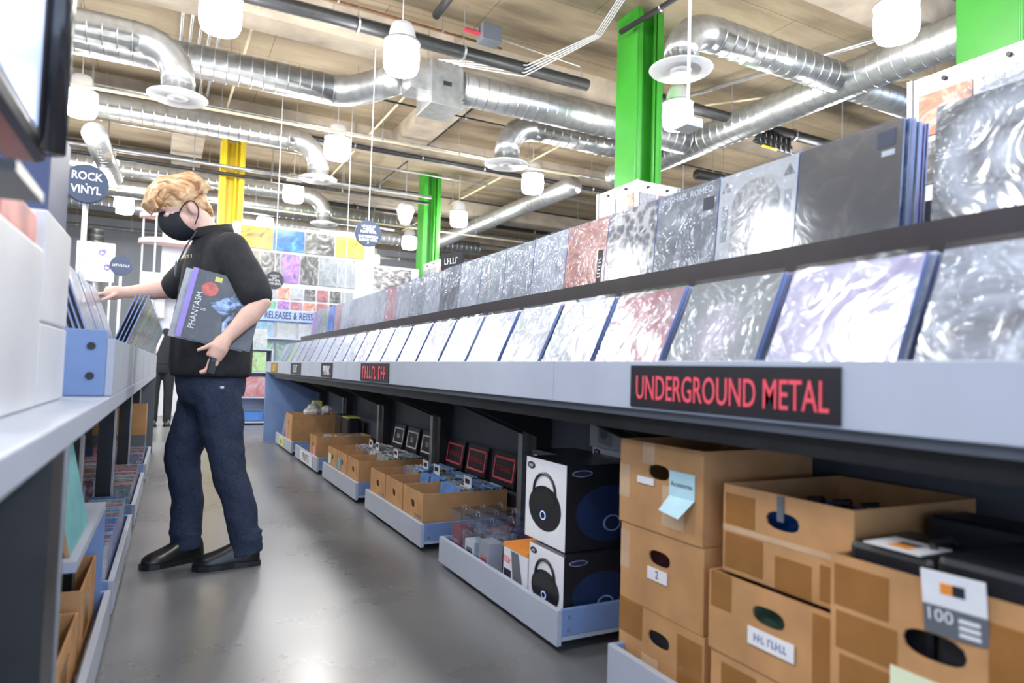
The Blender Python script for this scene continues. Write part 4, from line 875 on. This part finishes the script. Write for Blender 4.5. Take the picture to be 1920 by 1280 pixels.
def shoe(o, toe, heel, name='shoe'):
    toe=Vector(toe); heel=Vector(heel); t=(toe-heel).normalized(); s=Vector((-t.y,t.x,0)); L=(toe-heel).length
    def rg(u,wd,h,z0=.022):
        c=heel+t*(L*u); return [c+s*(wd*math.cos(a))+Vector((0,0,z0+max(0,math.sin(a))*h - (0.0 if math.sin(a)>=0 else 0))) for a in [2*PI*j/14 for j in range(14)]]
    b=MB(); b.rings([rg(.0,.022,.055),rg(.04,.036,.10),rg(.2,.042,.115),rg(.38,.042,.105),rg(.55,.047,.078),rg(.75,.05,.056),rg(.92,.04,.044),rg(1,.015,.025)])
    u=b.build(name,M_LEATH,o,True); u.modifiers.new('sub','SUBSURF').render_levels=1
    def so(u,wd,z): c=heel+t*(L*u); return [c+s*wd+Vector((0,0,z)),c-s*wd+Vector((0,0,z))]
    pr=[(-.01,.024),(.03,.038),(.2,.043),(.4,.041),(.6,.05),(.78,.053),(.93,.042),(1.01,.018)]
    left=[heel+t*(L*u)+s*w_ for u,w_ in pr]; right=[heel+t*(L*u)-s*w_ for u,w_ in reversed(pr)]
    MB().poly([p+Vector((0,0,.001)) for p in left+right],0,(0,0,.024)).build('sole',M_BLKPL,o)
def finger(b, base, d0, d1, d2, L, r):
    p=[Vector(base)]
    for d,f in ((d0,.45),(d1,.3),(d2,.25)): p.append(p[-1]+Vector(d).normalized()*L*f)
    b.tube(p,[r,r*.97,r*.9,r*.72],10); b.ell(p[-1],(r*.74,)*3,8,6); b.ell(p[0],(r,)*3,8,6)
def person():
    o=empty('person',(.2,3.5,0),0,'person in black polo, jeans and black mask holding a record','person')
    O=Vector((.2,3.5,0))
    def W(p): return Vector(p)-O
    psi=R(16); f=Vector((-math.cos(psi),-math.sin(psi),0)); s=Vector((math.sin(psi),-math.cos(psi),0))    # forward, own left (towards the camera)
    # ---- shirt
    b=MB(); prof=[(.885,.198,.178,.205),(.95,.196,.182,.208),(1.05,.194,.182,.203),(1.15,.196,.175,.198),(1.27,.20,.165,.203),(1.38,.203,.155,.212),(1.46,.203,.14,.208),(1.52,.198,.112,.175),(1.56,.188,.085,.12),(1.585,.178,.068,.078)]
    b.rings([ring(W((cx,3.5,z)),f,s,a,w_) for z,cx,a,w_ in prof])
    SL,EL,WL=W((.245,3.315,1.475)),W((.372,3.20,1.225)),W((.235,3.155,1.065))
    SR,ER,WR=W((.165,3.675,1.475)),W((.005,3.745,1.31)),W((-.20,3.79,1.285))
    limb(b,[(SL,.082),(SL.lerp(EL,.4),.08),(SL.lerp(EL,.82),.077)]); limb(b,[(SR,.082),(SR.lerp(ER,.45),.078),(SR.lerp(ER,.85),.074)])
    sh=b.build('polo_shirt',M_SHIRT,o); remesh(sh,.011,8); crease(sh,.010,.13)
    # collar and button placket
    b=MB(); cr=[]
    n=18
    for rr,zz in ((.070,1.565),(.078,1.60),(.083,1.605),(.098,1.555)):
        cr.append([W((.172,3.5,0))+f*(rr*math.cos(2*PI*j/n)*1.02)+s*(rr*math.sin(2*PI*j/n)*1.12)+Vector((0,0,zz-.022*math.cos(2*PI*j/n))) for j in range(n)])
    b.rings(cr,0,False); c=b.build('collar',M_SHIRT,o,True); c.modifiers.new('t','SOLIDIFY').thickness=.004
    p0=W((.198,3.5,1.33))+f*.163+s*.10; 
    t=strokes('chest_logo',[1,5],.022,M_GOLD,o,p0+Vector((0,0,.10))+f*.006,(R(90),0,math.atan2(-s.y,-s.x)+R(16)),1,.0008)
    # ---- body: head, neck, arms and hands as one surface
    b=MB(); hp=R(33); yaw=R(14)
    fw=Vector((-math.cos(yaw)*math.cos(hp),-math.sin(yaw)*math.cos(hp),-math.sin(hp))); sd=Vector((math.sin(yaw),-math.cos(yaw),0)); uu=fw.cross(sd); 
    if uu.z<0: uu=-uu
    E0=W((.05,3.5,1.668)); HM=Matrix((fw,sd,uu)).transposed().to_4x4(); HM.translation=E0
    H=lambda p: HM@Vector(p)
    b.ell((-.005,0,.045),(.102,.077,.098),20,14,0,HM); b.ell((.045,0,-.03),(.066,.062,.085),18,12,0,HM); b.ell((.068,0,-.08),(.038,.042,.034),14,10,0,HM)
    b.tube([H((.105,0,.025)),H((.122,0,-.015)),H((.112,0,-.03))],[.010,.015,.012],8)          # nose
    b.ell((.098,.028,.012),(.012,.016,.010),10,8,0,HM); b.ell((.098,-.028,.012),(.012,.016,.010),10,8,0,HM)
    b.ell((.100,0,.045),(.014,.05,.012),12,8,0,HM)                                             # brow
    for q in (-1,1):
        b.ell((-.008,q*.080,-.005),(.02,.010,.033),12,8,0,HM)
    b.tube([H((-.03,0,-.03)),W((.135,3.5,1.59)),W((.178,3.5,1.53)),W((.19,3.5,1.45))],[.058,.058,.066,.08],16)
    limb(b,[(SL.lerp(EL,.6),.052),(EL,.046),(EL.lerp(WL,.35),.046),(EL.lerp(WL,.75),.034),(WL,.029)])
    limb(b,[(SR.lerp(ER,.6),.052),(ER,.045),(ER.lerp(WR,.35),.045),(ER.lerp(WR,.75),.033),(WR,.028)])
    # left hand: palm over the record edge, thumb in front, fingers wrapped below
    a=(WL-EL).normalized(); pc=WL+a*.05+Vector((-.0,0,-.012))
    b.tube([WL,WL+a*.03,pc,pc+Vector((-.02,0,-.045))],[.028,.035,.040,.034],12)
    kn=pc+Vector((-.015,0,-.035))
    for i,(dy,L) in enumerate(((-.03,.085),(-.011,.092),(.009,.086),(.027,.07))):
        finger(b,kn+Vector((.016-.011*i,dy*.55,-.006*i)),(-.25,.05,-1),(-.55,.25,-.7),(-.8,.35,-.2),L,.0092)
    finger(b,WL+a*.03+Vector((-.02,-.012,.0)),(-.85,-.25,-.45),(-.85,-.05,-.5),(-.9,.1,-.35),.085,.0105)
    # right hand between the records of the left bin
    a2=(WR-ER).normalized(); b.tube([WR,WR+a2*.03,WR+a2*.075],[.028,.036,.034],12); kr=WR+a2*.08
    for i,(dy,L) in enumerate(((-.03,.07),(-.01,.08),(.01,.078),(.029,.062))):
        finger(b,kr+Vector((0,dy,-.002)),(-1,0,-.25),(-.75,0,-.7),(-.35,0,-1),L,.009)
    finger(b,WR+a2*.03+Vector((0,-.03,-.01)),(-.7,-.5,-.5),(-.85,-.1,-.5),(-.9,.1,-.4),.07,.010)
    bd=b.build('body',M_SKIN,o); remesh(bd,.0048,3)
    for q in (-1,1):
        MB().ell((.096,q*.03,.016),(.007,.010,.006),12,8,0,HM).build('eye',M_PAPER,o,True); MB().ell((.102,q*.03,.015),(.0025,.004,.004),10,6,0,HM).build('iris',M_INK,o,True)
    # ---- hair: swept cap with a long fringe, plus loose locks
    b=MB(); b.ell((-.016,0,.062),(.112,.086,.106),20,14,0,HM); b.ell((.062,.005,.108),(.07,.076,.052),18,12,0,HM); b.ell((.10,.012,.088),(.036,.066,.045),14,10,0,HM); b.ell((-.07,0,.005),(.045,.066,.065),14,10,0,HM)
    random.seed(11)
    for k in range(34):
        y0=-.07+.14*k/33; j=lambda q: random.uniform(-q,q)
        p=[(-.05+j(.01),y0*.55,.158-abs(y0)*.35),(.03,y0*.9,.172-abs(y0)*.45),(.098,y0*1.05,.142-abs(y0)*.3+j(.004)),(.136+j(.005),y0*1.08+.008,.092+j(.006)),(.132+j(.006),y0*1.05+.014,.045+j(.012))]
        b.tube([H(q) for q in p],[.008,.013,.013,.010,.003],7)
    for k in range(28):
        q=1 if k%2 else -1; x0=.06-.0055*k; p=[(x0,q*.045,.155),(x0-.012,q*.078,.115),(x0-.03,q*.087,.07),(x0-.05,q*.083,.03+random.uniform(-.006,.006))]
        b.tube([H(v) for v in p],[.008,.011,.010,.003],7)
    b.ell((-.085,0,-.025),(.03,.054,.055),14,10,0,HM)
    h=b.build('hair',M_HAIR,o); remesh(h,.005,5)
    # ---- mask with ear loops
    b=MB(); mk=[]
    for (x,z,wd) in ((.114,.034,.02),(.138,.004,.031),(.146,-.034,.037),(.138,-.07,.038),(.115,-.108,.034),(.07,-.132,.028)):
        mk.append([H((x-.085*(abs(v)**1.6),v*wd*2.05,z+.004*(1-abs(v)))) for v in [-1+.2*j for j in range(11)]])
    vs=[p for r_ in mk for p in r_]; fs=[(i*11+j,i*11+j+1,(i+1)*11+j+1,(i+1)*11+j) for i in range(5) for j in range(10)]
    b.add(vs,fs); m=b.build('face_mask',M_MASK,o,True); sm=m.modifiers.new('t','SOLIDIFY'); sm.thickness=.004; m.modifiers.new('s','SUBSURF').render_levels=2
    for q in (-1,1):
        cp=[H(v) for v in ((.07,q*.055,-.02),(.055,q*.06,-.005),(.02,q*.081,.024),(-.014,q*.090,.028),(-.03,q*.089,.0),(-.016,q*.085,-.04),(.03,q*.07,-.085),(.05,q*.06,-.1))]; lo=[]
        for i in range(1,len(cp)-2):
            for t_ in (0,.25,.5,.75):
                a_,b_,c_,d_=cp[i-1:i+3]; lo.append(.5*((2*b_)+(c_-a_)*t_+(2*a_-5*b_+4*c_-d_)*t_**2+(3*b_-a_-3*c_+d_)*t_**3))
        MB().tube(lo,.0028,6).build('ear_loop',M_MASK,o,True)
    # ---- trousers
    b=MB(); b.rings([ring(W((.198,3.5,z)),f,s,a,w_) for z,a,w_ in ((.97,.15,.178),(.90,.155,.185),(.82,.15,.185),(.76,.125,.17))])
    HL,KL,AL=W((.22,3.415,.82)),W((.285,3.405,.49)),W((.388,3.41,.085)); HR_,KR,AR=W((.175,3.60,.82)),W((.105,3.60,.49)),W((.13,3.59,.085))
    limb(b,[(HL,.108),(HL.lerp(KL,.4),.10),(KL+Vector((-.01,0,.03)),.083),(KL+Vector((.005,0,-.05)),.078),(KL.lerp(AL,.5)+Vector((.008,0,0)),.074),(KL.lerp(AL,.85),.068),(AL+Vector((0,0,-.03)),.073)],14,False)
    limb(b,[(HR_,.108),(HR_.lerp(KR,.4),.10),(KR+Vector((-.012,0,.03)),.083),(KR+Vector((-.005,0,-.05)),.078),(KR.lerp(AR,.5)+Vector((.012,0,0)),.073),(KR.lerp(AR,.85),.068),(AR+Vector((0,0,-.03)),.072)],14,False)
    for L_,A_ in ((KL,AL),(KR,AR)):                                   # stacked folds above the hem and behind the knee
        for z_,r_ in ((.13,.074),(.165,.071)): b.tube([Vector((A_.x-.01,A_.y,z_-.012)),Vector((A_.x-.006,A_.y,z_+.012))],[r_*.98,r_*1.05],14)
    tr=b.build('jeans',M_DENIM,o); remesh(tr,.010,4); crease(tr,.016,.085)
    MB().box(.02,-.30,.84,.035,-.285,.85).build('rivet',M_PIPEG,o)
    shoe(o,W((.155,3.405,0)),W((.445,3.415,0))); shoe(o,W((-.055,3.50,0)),W((.205,3.605,0)))
    # lanyard with round badge
    MB().tube([W((.10,3.40,1.56)),W((.055,3.36,1.47)),W((.03,3.36,1.40))],.004,6).build('lanyard',M_BLACK,o); MB().ell(W((.022,3.352,1.37)),(.006,.024,.04),12,8).build('badge',M_GREYD,o,True)
    return o
person()
# held records and the scanner in the left hand
def held(key,loc,label,art):
    o=link('record_sleeve',REC[key]); o.location=loc; o.rotation_euler=(R(-3),R(11),R(-4)); tag(o,label,'record'); return o
hr=held('white',(.155,3.268,1.035),'white record held behind the front one under the arm',None); hr.scale=(1,2.2,1)
hp=held('black',(.185,3.245,1.035),'record titled PHANTASM II held against the hip',None); hp.scale=(1,1.6,1)
random.seed(5)
b=MB(); N=26
pts=[(.05+(.075+.03*math.sin(3*a)+.014*math.sin(7*a))*math.cos(a)*1.05,-.0032,.15+(.085+.022*math.cos(4*a)+.012*math.sin(9*a))*math.sin(a)) for a in [2*PI*j/N for j in range(N)]]
b.poly(pts,0,(0,.0006,0)); b.build('blue_figure_print',COV['blueart'],hp)
MB().poly([(-.07+.035*math.cos(2*PI*j/16),-.0033,.235+.032*math.sin(2*PI*j/16)) for j in range(16)],0,(0,.0005,0)).build('red_sphere_print',pm('red_sphere',(.6,.16,.13),.4,var=.4,scale=30),hp)
MB().box(-.1575,-.0034,0,-.135,-.0027,.315).build('purple_spine_print',pm('purple_spine',(.34,.26,.72),.4,var=.1),hp); MB().box(-.06,-.0034,.275,-.03,-.0027,.297).build('yellow_print',M_LIME,hp)
text('title_print','PHANTASM',.036,M_PAPER,hp,(-.105,-.0034,.13),(R(90),R(-90),0),.9,.0003); text('title_print','II',.03,M_PAPER,hp,(-.075,-.0034,.14),(R(90),R(-90),0),.9,.0003)
o=empty('handheld_scanner',(.185,3.135,.955),0,'dark handheld scanner gripped in the left hand','scanner'); o.rotation_euler=(0,R(12),R(8))
MB().box(-.018,-.012,-.055,.018,.012,.065).build('scanner_body',M_BLKPL,o,bevel=.006); MB().box(-.014,-.0135,.0,.014,-.0118,.055).build('scanner_screen',M_NAVY,o)
def bystander():
    """second customer farther down the aisle: only trousers and a shoe show past the first person"""
    x,y=-.03,11.2; o=empty('person',(x,y,0),0,'person in dark clothes standing far down the aisle, mostly hidden','person')
    b=MB(); X=Vector((1,0,0)); Y=Vector((0,1,0))
    LE_=lambda z:.42*max(0,z-.9)
    b.rings([ring((LE_(z),0,z),Y,X,a,w_) for z,a,w_ in ((.9,.13,.17),(1.1,.125,.165),(1.3,.12,.19),(1.42,.10,.18),(1.48,.07,.09))])
    for q in (-1,1): limb(b,[((q*.19+.21,0,1.40),.055),((q*.16+.34,-.08,1.2),.047),((q*.1+.5,-.12,1.08),.04)])
    remesh(b.build('jacket',M_SHIRT,o),.014,6)
    b=MB(); b.rings([ring((0,0,z),Y,X,a,w_) for z,a,w_ in ((.95,.12,.16),(.85,.125,.165),(.78,.11,.15))])
    for q in (-1,1): limb(b,[((q*.085,0,.82),.09),((q*.09,-.01,.48),.066),((q*.09,.02,.08),.058)])
    remesh(b.build('trousers',M_SHIRT,o),.014,5)
    b=MB(); b.ell((.3,-.01,1.60),(.075,.095,.115)); b.tube([(.22,0,1.42),(.29,0,1.54)],.055,12); b.ell((.3,-.1,1.59),(.012,.016,.02))
    for q in (-1,1):
        b.ell((.3+q*.077,0,1.60),(.01,.018,.03))
        hb=MB(); hb.tube([(q*.1+.5,-.12,1.08),(q*.1+.54,-.14,1.04)],[.034,.03],10)
        for i in range(4): finger(hb,(q*.1+.545,-.14+(i-1.5)*.017,1.03),(0,-.6,-.8),(0,-.2,-1),(0,.2,-1),.075,.009)
        finger(hb,(q*.1+.52,-.17,1.05),(-q*.5,-.6,-.6),(-q*.2,-.5,-.8),(0,-.3,-1),.06,.01)
        remesh(hb.build('hand',M_SKIN,o),.006,2)
    remesh(b.build('body',M_SKIN,o),.007,3)
    b=MB(); b.ell((.305,.012,1.625),(.086,.102,.105)); b.build('hair',pm('brown_hair',(.08,.045,.025),.6,var=.3,scale=40),o,True)
    for q in (-1,1): shoe(o,Vector((q*.09,-.19,0)),Vector((q*.095,.08,0)))
bystander()
